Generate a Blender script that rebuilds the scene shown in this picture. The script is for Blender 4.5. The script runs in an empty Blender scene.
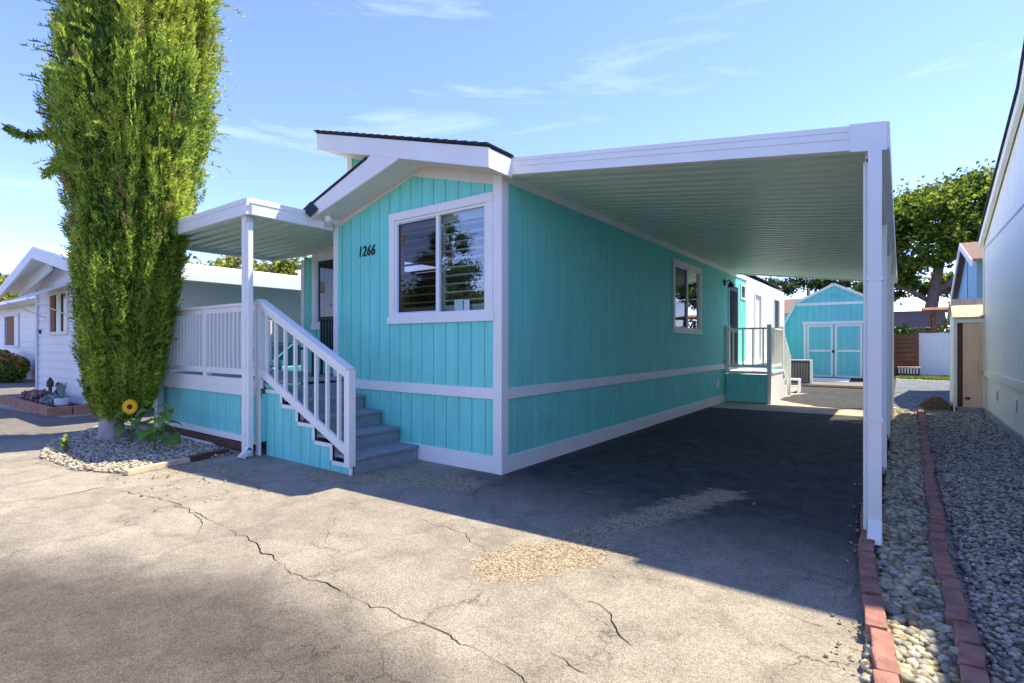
import bpy, math, random
import numpy as np
from mathutils import Vector, Matrix, noise
random.seed(7); rng = np.random.default_rng(7)
S = bpy.context.scene
COL = S.collection
R = math.radians

# ------------------------------------------------------------------ camera
cam = bpy.data.cameras.new('camera'); cam.lens = 36*525/1024; cam.sensor_width = 36
cam.clip_start = .05; cam.clip_end = 1500
cam.shift_y = 2.5/1024
camo = bpy.data.objects.new('camera', cam); COL.objects.link(camo)
camo.location = (3.561, -4.616, 1.45)
camo.rotation_euler = (R(90), 0, R(36.5))
S.camera = camo

# ------------------------------------------------------------------ light
SUN = Vector((.36, .40, 1.0)).normalized()
w = bpy.data.worlds.new('World'); S.world = w; w.use_nodes = True
nt = w.node_tree; nt.nodes.clear()
def N(nt, t, **k):
    n = nt.nodes.new(t)
    for a, b in k.items(): setattr(n, a, b)
    return n
out = N(nt, 'ShaderNodeOutputWorld'); bg = N(nt, 'ShaderNodeBackground')
sky = N(nt, 'ShaderNodeTexSky', sky_type='NISHITA'); sky.sun_disc = False
sky.sun_elevation = math.asin(SUN.z); sky.sun_rotation = math.atan2(SUN.x, SUN.y)
sky.air_density = 1.0; sky.dust_density = .0; sky.ozone_density = 3.5
tc = N(nt, 'ShaderNodeTexCoord'); mp = N(nt, 'ShaderNodeMapping')
mp.inputs['Rotation'].default_value = (R(18), R(22), R(-20)); mp.inputs['Scale'].default_value = (1.2, 1.0, 7.5)
nz = N(nt, 'ShaderNodeTexNoise'); nz.inputs['Scale'].default_value = 1.7; nz.inputs['Detail'].default_value = 9; nz.inputs['Roughness'].default_value = .62; nz.inputs['Distortion'].default_value = .35
rp = N(nt, 'ShaderNodeValToRGB'); rp.color_ramp.elements[0].position = .56; rp.color_ramp.elements[1].position = .92
rp.color_ramp.elements[1].color = (.42, .42, .42, 1)
mx = N(nt, 'ShaderNodeMixRGB'); mx.inputs[2].default_value = (4.6, 4.8, 5.4, 1)
nt.links.new(tc.outputs['Generated'], mp.inputs[0]); nt.links.new(mp.outputs[0], nz.inputs[0]); nt.links.new(nz.outputs[0], rp.inputs[0])
tn = N(nt, 'ShaderNodeMixRGB', blend_type='MULTIPLY'); tn.inputs[0].default_value = 1; tn.inputs[2].default_value = (.66, .625, .88, 1); nt.links.new(sky.outputs[0], tn.inputs[1])
nt.links.new(rp.outputs[0], mx.inputs[0]); nt.links.new(tn.outputs[0], mx.inputs[1]); nt.links.new(mx.outputs[0], bg.inputs[0])
bg.inputs[1].default_value = .145
nt.links.new(bg.outputs[0], out.inputs[0])
sl = bpy.data.lights.new('sun', 'SUN'); sl.energy = 3.0; sl.angle = R(.53); sl.color = (1, .90, .68)
so = bpy.data.objects.new('sun', sl); COL.objects.link(so); so.rotation_euler = SUN.to_track_quat('Z', 'Y').to_euler(); so.location = (5, 5, 20)
S.view_settings.view_transform = 'Standard'; S.view_settings.look = 'None'
S.view_settings.exposure = 1.68; S.view_settings.gamma = 1
S.cycles.max_bounces = 8; S.cycles.diffuse_bounces = 5

# ------------------------------------------------------------------ materials
MT = {}
def base(name, rough=.6, spec=.3):
    m = bpy.data.materials.new(name); m.use_nodes = True
    t = m.node_tree; b = t.nodes['Principled BSDF']; b.inputs['Roughness'].default_value = rough
    b.inputs['Specular IOR Level'].default_value = spec
    MT[name] = m
    return m, t, b
def paint(name, col, rough=.55, var=.12, vscale=1.5, bump=.0, bscale=60, stretch=(1,1,1), spec=.3, dirt=0, dirtcol=(.25,.22,.18)):
    """paint: slow mottling, fine streaks along `stretch`, optional splash dirt patches"""
    m, t, b = base(name, rough, spec)
    g = N(t, 'ShaderNodeNewGeometry'); mp = N(t, 'ShaderNodeMapping'); mp.inputs['Scale'].default_value = stretch
    t.links.new(g.outputs['Position'], mp.inputs[0])
    n1 = N(t, 'ShaderNodeTexNoise'); n1.inputs['Scale'].default_value = vscale; n1.inputs['Detail'].default_value = 6
    t.links.new(mp.outputs[0], n1.inputs[0])
    r = N(t, 'ShaderNodeValToRGB'); r.color_ramp.elements[0].position = .3; r.color_ramp.elements[1].position = .7
    c = np.array(col)
    r.color_ramp.elements[0].color = (*np.clip(c*(1-var), 0, 1), 1); r.color_ramp.elements[1].color = (*np.clip(c*(1+var), 0, 1), 1)
    t.links.new(n1.outputs[0], r.inputs[0]); last = r.outputs[0]
    if dirt:
        n2 = N(t, 'ShaderNodeTexNoise'); n2.inputs['Scale'].default_value = 3.1; n2.inputs['Detail'].default_value = 10; n2.inputs['Roughness'].default_value = .7
        t.links.new(g.outputs['Position'], n2.inputs[0])
        r2 = N(t, 'ShaderNodeValToRGB'); r2.color_ramp.elements[0].position = .5; r2.color_ramp.elements[1].position = .85
        r2.color_ramp.elements[1].color = (dirt, dirt, dirt, 1)
        t.links.new(n2.outputs[0], r2.inputs[0])
        x = N(t, 'ShaderNodeMixRGB'); x.inputs[2].default_value = (*dirtcol, 1)
        t.links.new(r2.outputs[0], x.inputs[0]); t.links.new(last, x.inputs[1]); last = x.outputs[0]
    t.links.new(last, b.inputs['Base Color'])
    if bump:
        n3 = N(t, 'ShaderNodeTexNoise'); n3.inputs['Scale'].default_value = bscale; n3.inputs['Detail'].default_value = 4
        t.links.new(mp.outputs[0], n3.inputs[0])
        bp = N(t, 'ShaderNodeBump'); bp.inputs['Strength'].default_value = bump; bp.inputs['Distance'].default_value = .01
        t.links.new(n3.outputs[0], bp.inputs['Height']); t.links.new(bp.outputs[0], b.inputs['Normal'])
    return m
def speck(name, cols, scale, rough=.9, bump=.6, bdist=.01, big=None):
    """aggregate: voronoi cells of several colours (cols = list of (pos, rgb))"""
    m, t, b = base(name, rough, .2)
    g = N(t, 'ShaderNodeNewGeometry')
    v = N(t, 'ShaderNodeTexVoronoi'); v.inputs['Scale'].default_value = scale
    t.links.new(g.outputs['Position'], v.inputs[0])
    r = N(t, 'ShaderNodeValToRGB')
    while len(r.color_ramp.elements) < len(cols): r.color_ramp.elements.new(.5)
    for e, (p, c) in zip(r.color_ramp.elements, cols): e.position = p; e.color = (*c, 1)
    sp = N(t, 'ShaderNodeSeparateColor'); t.links.new(v.outputs['Color'], sp.inputs[0]); t.links.new(sp.outputs[0], r.inputs[0])
    last = r.outputs[0]
    if big:
        n = N(t, 'ShaderNodeTexNoise'); n.inputs['Scale'].default_value = 1.3; n.inputs['Detail'].default_value = 8
        t.links.new(g.outputs['Position'], n.inputs[0])
        r2 = N(t, 'ShaderNodeValToRGB'); r2.color_ramp.elements[0].position = .35; r2.color_ramp.elements[1].position = .7
        r2.color_ramp.elements[0].color = (big[0],)*3+(1,); r2.color_ramp.elements[1].color = (big[1],)*3+(1,)
        t.links.new(n.outputs[0], r2.inputs[0])
        x = N(t, 'ShaderNodeMixRGB', blend_type='MULTIPLY'); x.inputs[0].default_value = 1
        t.links.new(last, x.inputs[1]); t.links.new(r2.outputs[0], x.inputs[2]); last = x.outputs[0]
    t.links.new(last, b.inputs['Base Color'])
    bp = N(t, 'ShaderNodeBump'); bp.inputs['Strength'].default_value = bump; bp.inputs['Distance'].default_value = bdist; bp.invert = True
    t.links.new(v.outputs['Distance'], bp.inputs['Height']); t.links.new(bp.outputs[0], b.inputs['Normal'])
    return m
def leafmat(name, cols, trans=.25, rough=.55):
    m, t, b = base(name, rough, .25)
    g = N(t, 'ShaderNodeNewGeometry'); r = N(t, 'ShaderNodeValToRGB')
    while len(r.color_ramp.elements) < len(cols): r.color_ramp.elements.new(.5)
    for i, (e, c) in enumerate(zip(r.color_ramp.elements, cols)): e.position = i/(len(cols)-1); e.color = (*c, 1)
    n = N(t, 'ShaderNodeTexNoise'); n.inputs['Scale'].default_value = 1.1; n.inputs['Detail'].default_value = 3
    t.links.new(g.outputs['Position'], n.inputs[0])
    a = N(t, 'ShaderNodeMath', operation='MULTIPLY_ADD'); a.inputs[1].default_value = 1.6; a.inputs[2].default_value = -.8
    t.links.new(n.outputs[0], a.inputs[0])
    c = N(t, 'ShaderNodeMath', operation='MULTIPLY_ADD'); c.inputs[1].default_value = .75; t.links.new(g.outputs['Random Per Island'], c.inputs[0])
    t.links.new(a.outputs[0], c.inputs[2]); 
    d = N(t, 'ShaderNodeMath', operation='ADD', use_clamp=True); d.inputs[1].default_value = .12; t.links.new(c.outputs[0], d.inputs[0])
    t.links.new(d.outputs[0], r.inputs[0]); t.links.new(r.outputs[0], b.inputs['Base Color'])
    tr = N(t, 'ShaderNodeBsdfTranslucent'); t.links.new(r.outputs[0], tr.inputs[0])
    mxs = N(t, 'ShaderNodeMixShader'); mxs.inputs[0].default_value = trans
    t.links.new(b.outputs[0], mxs.inputs[1]); t.links.new(tr.outputs[0], mxs.inputs[2])
    t.links.new(mxs.outputs[0], t.nodes['Material Output'].inputs[0])
    return m
def glassmat(name, refl=.3, tint=(.75,.8,.8)):
    m, t, b = base(name); t.nodes.remove(b)
    gl = N(t, 'ShaderNodeBsdfGlossy'); gl.inputs['Roughness'].default_value = .01; gl.inputs['Color'].default_value = (.95,.97,1,1)
    tr = N(t, 'ShaderNodeBsdfTransparent'); tr.inputs[0].default_value = (*tint, 1)
    f = N(t, 'ShaderNodeFresnel'); f.inputs[0].default_value = 1.6
    f.inputs[0].default_value = 1.5; a0 = N(t, 'ShaderNodeMath', operation='ADD', use_clamp=True); a0.inputs[1].default_value = refl; t.links.new(f.outputs[0], a0.inputs[0])
    gg = N(t, 'ShaderNodeNewGeometry'); iv = N(t, 'ShaderNodeMath', operation='SUBTRACT'); iv.inputs[0].default_value = 1; t.links.new(gg.outputs['Backfacing'], iv.inputs[1])
    a = N(t, 'ShaderNodeMath', operation='MULTIPLY'); t.links.new(a0.outputs[0], a.inputs[0]); t.links.new(iv.outputs[0], a.inputs[1])
    mxs = N(t, 'ShaderNodeMixShader'); t.links.new(a.outputs[0], mxs.inputs[0]); t.links.new(tr.outputs[0], mxs.inputs[1]); t.links.new(gl.outputs[0], mxs.inputs[2])
    t.links.new(mxs.outputs[0], t.nodes['Material Output'].inputs[0])
    return m
AQ = (.20, .70, .60)
paint('aqua', AQ, .6, .07, 1.2, .25, 30, (6, 6, .7), dirt=.18, dirtcol=(.08,.33,.33))
paint('aqua_deck', (.20, .66, .60), .6, .08, 1.5, .2, 30, (6, 6, .7), dirt=.2, dirtcol=(.15,.34,.33))
paint('aqua_shed', (.18, .62, .62), .6, .06, 1.5, .1, 20, (5, 5, .7))
paint('white_trim', (.84, .82, .77), .5, .035, 2, .12, 25, (1, 1, .5), dirt=.22, dirtcol=(.62,.60,.57))
paint('white_metal', (.82, .82, .77), .4, .03, 2, spec=.45, dirt=.15, dirtcol=(.6,.6,.57))
paint('soffit_metal', (.60, .76, .64), .42, .04, 2, spec=.45, dirt=.12, dirtcol=(.55,.55,.5))
paint('cream_soffit', (.74, .70, .62), .6, .05, 2)
paint('white_siding', (.78, .78, .78), .55, .03, 1.5, .1, 30)
paint('mint_siding', (.88, .88, .72), .55, .04, 1.0, .15, 30, (6, 6, .6), dirt=.15, dirtcol=(.6,.66,.6))
paint('bright_siding', (.80, .82, .78), .55, .03, 1.5)
paint('roof_shingle', (.035, .03, .033), .9, .35, 20, .8, 60)
paint('brown_shingle', (.22, .14, .11), .9, .35, 14, .8, 60)
paint('grey_tread', (.28, .31, .33), .6, .10, 2.5, .4, 50, (.5, 8, 8), dirt=.55, dirtcol=(.17,.18,.19))
paint('dark_metal', (.03, .035, .04), .45, .2, 5)
paint('black_paint', (.015, .017, .02), .35, .1, 5)
paint('brown_wood', (.11, .055, .035), .8, .3, 4, .5, 40, (1, 1, 8))
paint('fence_wood', (.20, .085, .045), .8, .3, 3, .5, 40, (1, 1, 8))
paint('tan_wood', (.60, .45, .30), .8, .2, 5, .5, 40, (4, 1, 1))
paint('plywood', (.92, .64, .38), .7, .1, 1.5, .3, 30, (8, 8, .8))
paint('deck_wood', (.24, .20, .17), .85, .25, 3, .4, 40, (1, 8, 1))
paint('blue_siding', (.22, .42, .58), .6, .06, 1)
paint('blue_grey_trim', (.52, .60, .70), .5, .05, 1)
paint('brick', (.34, .165, .13), .95, .3, 9, 1.0, 70, dirt=.6, dirtcol=(.30,.23,.20))
paint('terracotta', (.42, .20, .13), .9, .18, 5, .6, 90, dirt=.3, dirtcol=(.55,.42,.34))
paint('bark', (.20, .15, .12), .95, .35, 9, 1.0, 20, (1, 1, .25))
paint('pale_bark', (.42, .37, .34), .95, .25, 9, 1.0, 20, (1, 1, .25))
paint('stem_green', (.16, .30, .06), .6, .2, 8)
paint('curtain', (.26, .15, .10), .9, .25, 4, 0, 30, (14, 14, .4))
paint('interior', (.30, .27, .24), .9, .1, 1)
paint('blind', (.50, .47, .42), .6, .03, 2)
paint('paper', (.85, .85, .83), .7, .02, 2)
paint('flower_disc', (.10, .04, .015), .9, .3, 60, .6, 200)
paint('ceramic', (.72, .76, .78), .35, .05, 5)
paint('hole_dark', (.05, .05, .055), .8, .2, 5)
paint('concrete_block', (.36, .34, .32), .9, .15, 5, .5, 50)
m, t, b = base('screen_glass', .25, .5); b.inputs['Base Color'].default_value = (.02, .023, .03, 1)
m, t, b = base('car_paint', .22, .5); b.inputs['Base Color'].default_value = (.05, .24, .30, 1); b.inputs['Coat Weight'].default_value = .7
m, t, b = base('rubber', .85, .2); b.inputs['Base Color'].default_value = (.02, .02, .02, 1)
m, t, b = base('chrome', .2, .5); b.inputs['Base Color'].default_value = (.6, .6, .62, 1); b.inputs['Metallic'].default_value = 1
m, t, b = base('lamp_glow', .4); b.inputs['Base Color'].default_value = (1, .6, .2, 1); b.inputs['Emission Color'].default_value = (1, .5, .13, 1); b.inputs['Emission Strength'].default_value = 2.2
m, t, b = base('petal', .6, .2); b.inputs['Base Color'].default_value = (.9, .52, .02, 1)
m, t, b = base('pink_bloom', .6, .2); b.inputs['Base Color'].default_value = (.62, .12, .10, 1)
glassmat('window_glass', .17, (.85,.92,.92)); glassmat('screened_glass', .0, (.62,.58,.56)); glassmat('reflective_glass', .42, (.5,.55,.55)); glassmat('car_glass', .15, (.2,.25,.28))
leafmat('cypress_leaf', [(.05,.11,.016), (.18,.30,.036), (.40,.50,.065), (.64,.66,.10)], .5)
leafmat('cypress_brown', [(.26,.18,.05), (.36,.26,.08)], .2)
leafmat('oak_leaf', [(.03,.07,.012), (.09,.16,.022), (.24,.33,.035), (.48,.50,.06)], .5)
leafmat('yellow_leaf', [(.05,.09,.012), (.14,.19,.02), (.32,.32,.04), (.48,.42,.06)], .3)
leafmat('dark_leaf', [(.02,.05,.015), (.05,.10,.02), (.09,.15,.03)], .25)
leafmat('sunflower_leaf', [(.07,.17,.03), (.12,.26,.04), (.22,.36,.06)], .3)
leafmat('bush_leaf', [(.05,.10,.02), (.16,.22,.03), (.30,.30,.05)], .3)
leafmat('dry_leaf', [(.20,.14,.07), (.32,.24,.12), (.16,.15,.05)], .15)
leafmat('grass_blade', [(.12,.20,.03), (.26,.32,.06), (.38,.38,.10)], .25)
leafmat('agave_leaf', [(.18,.30,.27), (.28,.40,.36)], .1)
leafmat('purple_leaf', [(.16,.07,.09), (.30,.14,.16), (.36,.30,.26)], .1)

# river pebbles: one colour per stone
def stonemat(name, cols, rough=.75):
    m, t, b = base(name, rough, .3)
    g = N(t, 'ShaderNodeNewGeometry'); r = N(t, 'ShaderNodeValToRGB'); r.color_ramp.interpolation = 'CONSTANT'
    while len(r.color_ramp.elements) < len(cols): r.color_ramp.elements.new(.5)
    for i, (e, c) in enumerate(zip(r.color_ramp.elements, cols)): e.position = i/len(cols); e.color = (*c, 1)
    t.links.new(g.outputs['Random Per Island'], r.inputs[0])
    n = N(t, 'ShaderNodeTexNoise'); n.inputs['Scale'].default_value = 45; n.inputs['Detail'].default_value = 5
    t.links.new(g.outputs['Position'], n.inputs[0])
    x = N(t, 'ShaderNodeMixRGB', blend_type='MULTIPLY'); x.inputs[0].default_value = .45
    t.links.new(r.outputs[0], x.inputs[1]); t.links.new(n.outputs[0], x.inputs[2]); t.links.new(x.outputs[0], b.inputs['Base Color'])
    return m
stonemat('river_stone', [(.40,.36,.24), (.60,.49,.31), (.46,.44,.33), (.20,.19,.14), (.70,.60,.42), (.42,.30,.15), (.34,.34,.25), (.56,.52,.42)])
stonemat('grey_stone', [(.46,.41,.34), (.66,.58,.46), (.26,.23,.19), (.70,.62,.48), (.50,.38,.26), (.36,.34,.31), (.56,.50,.42), (.17,.15,.12)])
stonemat('tan_stone', [(.56,.47,.32), (.68,.58,.42), (.38,.32,.24), (.48,.42,.33), (.74,.64,.47), (.28,.25,.20)])
speck('gravel_bed', [(0,(.07,.07,.075)), (.3,(.20,.20,.21)), (.6,(.31,.30,.29)), (1,(.42,.38,.33))], 38, bump=1, bdist=.02, big=(.7,1.1))
speck('gravel_far', [(0,(.08,.09,.10)), (.4,(.16,.18,.19)), (1,(.26,.26,.26))], 22, bump=1, bdist=.03, big=(.8,1.1))
speck('tan_gravel', [(0,(.20,.16,.12)), (.3,(.36,.29,.20)), (.6,(.50,.42,.30)), (1,(.64,.56,.43))], 62, bump=.9, bdist=.01, big=(.7,1.15))
speck('concrete', [(0,(.40,.33,.25)), (1,(.48,.41,.32))], 90, bump=.15, bdist=.003, big=(.8,1.1))

# asphalt with worn light drive, darker near ground and carport shade painted in
def asphalt():
    m, t, b = base('asphalt', .9, .2)
    L = t.links.new
    g = N(t, 'ShaderNodeNewGeometry'); P = g.outputs['Position']
    def math_(op, a, c, clamp=False):
        n = N(t, 'ShaderNodeMath', operation=op, use_clamp=clamp)
        for i, x in enumerate((a, c)):
            if isinstance(x, (int, float)): n.inputs[i].default_value = x
            else: L(x, n.inputs[i])
        return n.outputs[0]
    def noise_(scale, detail=6, rough=.6, dist=0):
        n = N(t, 'ShaderNodeTexNoise'); n.inputs['Scale'].default_value = scale; n.inputs['Detail'].default_value = detail; n.inputs['Roughness'].default_value = rough; n.inputs['Distortion'].default_value = dist
        L(P, n.inputs[0]); return n.outputs[0]
    def sm(x, lo, hi):
        n = N(t, 'ShaderNodeMapRange'); n.interpolation_type = 'SMOOTHSTEP'
        L(x, n.inputs[0]); n.inputs[1].default_value = lo; n.inputs[2].default_value = hi; return n.outputs[0]
    s = N(t, 'ShaderNodeSeparateXYZ'); L(P, s.inputs[0]); X, Y = s.outputs[0], s.outputs[1]
    big = noise_(.9, 8, .62, .4); mid = noise_(4.5, 8, .7, .6)
    wob = math_('MULTIPLY', math_('SUBTRACT', big, .5), .7)
    Yw = math_('ADD', Y, wob)
    # darker near ground: Y < -2.85 and Y < -2.95 + .5 X
    d1 = math_('SUBTRACT', -2.72, Yw)
    d2 = math_('SUBTRACT', math_('ADD', math_('MULTIPLY', X, .5), -2.95), Yw)
    street = sm(math_('MINIMUM', d1, d2), -.25, .6)
    rear_shade = sm(math_('ADD', Yw, math_('MULTIPLY', X, .0)), -1.5, .5)     # carport shade painted into the driveway, darker towards the back
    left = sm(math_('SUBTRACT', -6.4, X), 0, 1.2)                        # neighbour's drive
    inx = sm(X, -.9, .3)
    rear_shade = math_('MULTIPLY', rear_shade, inx)
    light = N(t, 'ShaderNodeValToRGB'); L(mid, light.inputs[0])
    light.color_ramp.elements[0].position = .3; light.color_ramp.elements[1].position = .72
    light.color_ramp.elements[0].color = (.27,.24,.195,1); light.color_ramp.elements[1].color = (.385,.345,.285,1)
    bm = N(t, 'ShaderNodeValToRGB'); L(big, bm.inputs[0]); bm.color_ramp.elements[0].position = .32; bm.color_ramp.elements[1].position = .62
    bm.color_ramp.elements[0].color = (.80,.79,.78,1); bm.color_ramp.elements[1].color = (1.05,1.03,1,1)
    l2 = N(t, 'ShaderNodeMixRGB', blend_type='MULTIPLY'); l2.inputs[0].default_value = 1; L(light.outputs[0], l2.inputs[1]); L(bm.outputs[0], l2.inputs[2])
    def mix(f, a, c):
        n = N(t, 'ShaderNodeMixRGB'); L(f, n.inputs[0]); L(a, n.inputs[1])
        if isinstance(c, tuple): n.inputs[2].default_value = (*c, 1)
        else: L(c, n.inputs[2])
        return n.outputs[0]
    dk = N(t, 'ShaderNodeValToRGB'); L(mid, dk.inputs[0])
    dk.color_ramp.elements[0].position = .3; dk.color_ramp.elements[1].position = .75
    dk.color_ramp.elements[0].color = (.07,.061,.051,1); dk.color_ramp.elements[1].color = (.13,.113,.094,1)
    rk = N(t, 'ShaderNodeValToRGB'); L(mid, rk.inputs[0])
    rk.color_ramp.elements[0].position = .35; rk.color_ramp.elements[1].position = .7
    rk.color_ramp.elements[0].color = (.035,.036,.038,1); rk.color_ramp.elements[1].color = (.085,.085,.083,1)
    c = mix(street, l2.outputs[0], dk.outputs[0]); c = mix(rear_shade, c, rk.outputs[0]); 
    c = mix(math_('MULTIPLY', left, .65), c, (.12,.115,.11))
    # soft oil and tyre stains
    st = sm(noise_(2.2, 7, .75, 1.5), .60, .74); c = mix(math_('MULTIPLY', st, .35), c, (.10,.08,.065))
    rs = sm(noise_(1.4, 7, .75, .8), .63, .75); c = mix(math_('MULTIPLY', rs, .35), c, (.42,.27,.14))
    # fine map-cracking that comes and goes
    wv = N(t, 'ShaderNodeVectorMath', operation='ADD'); nd = N(t, 'ShaderNodeTexNoise'); nd.inputs['Scale'].default_value = 3.5; nd.inputs['Detail'].default_value = 8; L(P, nd.inputs[0])
    ns = N(t, 'ShaderNodeVectorMath', operation='SCALE'); ns.inputs['Scale'].default_value = .55; L(nd.outputs['Color'], ns.inputs[0]); L(P, wv.inputs[0]); L(ns.outputs[0], wv.inputs[1])
    ve = N(t, 'ShaderNodeTexVoronoi', feature='DISTANCE_TO_EDGE'); ve.inputs['Scale'].default_value = 1.15; L(wv.outputs[0], ve.inputs[0])
    ce = N(t, 'ShaderNodeMapRange'); ce.inputs[1].default_value = .0025; ce.inputs[2].default_value = .009; ce.inputs[3].default_value = 1; ce.inputs[4].default_value = 0; L(ve.outputs['Distance'], ce.inputs[0])
    cm = math_('MULTIPLY', ce.outputs[0], sm(noise_(.8, 5, .6, 0), .47, .62)); c = mix(math_('MULTIPLY', cm, .75), c, (.04,.035,.03))
    seam = N(t, 'ShaderNodeMapRange'); seam.inputs[1].default_value = .0; seam.inputs[2].default_value = .09; seam.inputs[3].default_value = .22; seam.inputs[4].default_value = 0; L(ve.outputs['Distance'], seam.inputs[0])
    c = mix(seam.outputs[0], c, (.10,.085,.07))
    # places where the binder has worn away to tan gravel
    fine = noise_(7, 8, .7, .5)
    def capsule(ax, ay, bx_, by_, rad):
        ba = (bx_-ax, by_-ay); q = ba[0]**2+ba[1]**2
        px = math_('SUBTRACT', X, ax); py = math_('SUBTRACT', Y, ay)
        h = math_('DIVIDE', math_('ADD', math_('MULTIPLY', px, ba[0]), math_('MULTIPLY', py, ba[1])), q, True)
        dx = math_('SUBTRACT', px, math_('MULTIPLY', h, ba[0])); dy = math_('SUBTRACT', py, math_('MULTIPLY', h, ba[1]))
        dd = math_('SQRT', math_('ADD', math_('MULTIPLY', dx, dx), math_('MULTIPLY', dy, dy)), 0)
        return math_('SUBTRACT', rad, dd)
    caps = capsule(1.5,-1.85,1.75,-1.35,.30)
    for q in ((1.65,-1.1,2.2,.7,.20),(-1.7,-1.1,-.1,-.55,.28),(-2.4,-1.6,-3.1,-1.9,.22),(-2.9,-2.3,-3.1,-2.0,.12)): caps = math_('MAXIMUM', caps, capsule(*q))
    caps = math_('ADD', caps, math_('MULTIPLY', math_('SUBTRACT', fine, .5), .55))
    worn = sm(caps, -.04, .12)
    vg = N(t, 'ShaderNodeTexVoronoi'); vg.inputs['Scale'].default_value = 88; L(P, vg.inputs[0])
    vs_ = N(t, 'ShaderNodeSeparateColor'); L(vg.outputs['Color'], vs_.inputs[0])
    gr = N(t, 'ShaderNodeValToRGB'); L(vs_.outputs[0], gr.inputs[0]); gr.color_ramp.elements.new(.5)
    for e_, (p_, c_) in zip(gr.color_ramp.elements, ((0,(.13,.10,.07)),(.5,(.33,.26,.18)),(1,(.50,.42,.30)))): e_.position = p_; e_.color = (*c_, 1)
    c = mix(worn, c, gr.outputs[0])
    # aggregate speckle
    v = N(t, 'ShaderNodeTexVoronoi'); v.inputs['Scale'].default_value = 150; L(P, v.inputs[0])
    sc = N(t, 'ShaderNodeSeparateColor'); L(v.outputs['Color'], sc.inputs[0])
    r = N(t, 'ShaderNodeMapRange'); L(sc.outputs[0], r.inputs[0]); r.inputs[3].default_value = .68; r.inputs[4].default_value = 1.32
    x = N(t, 'ShaderNodeVectorMath', operation='SCALE'); L(c, x.inputs[0]); L(r.outputs[0], x.inputs['Scale'])
    L(x.outputs[0], b.inputs['Base Color'])
    bp = N(t, 'ShaderNodeBump'); bp.inputs['Strength'].default_value = .7; bp.inputs['Distance'].default_value = .006; bp.invert = True
    hsum = math_('ADD', math_('ADD', v.outputs['Distance'], math_('MULTIPLY', mid, -1.5)), math_('MULTIPLY', math_('MULTIPLY', vg.outputs['Distance'], worn), 2.5))
    L(hsum, bp.inputs['Height']); L(bp.outputs[0], b.inputs['Normal'])
asphalt()

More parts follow.
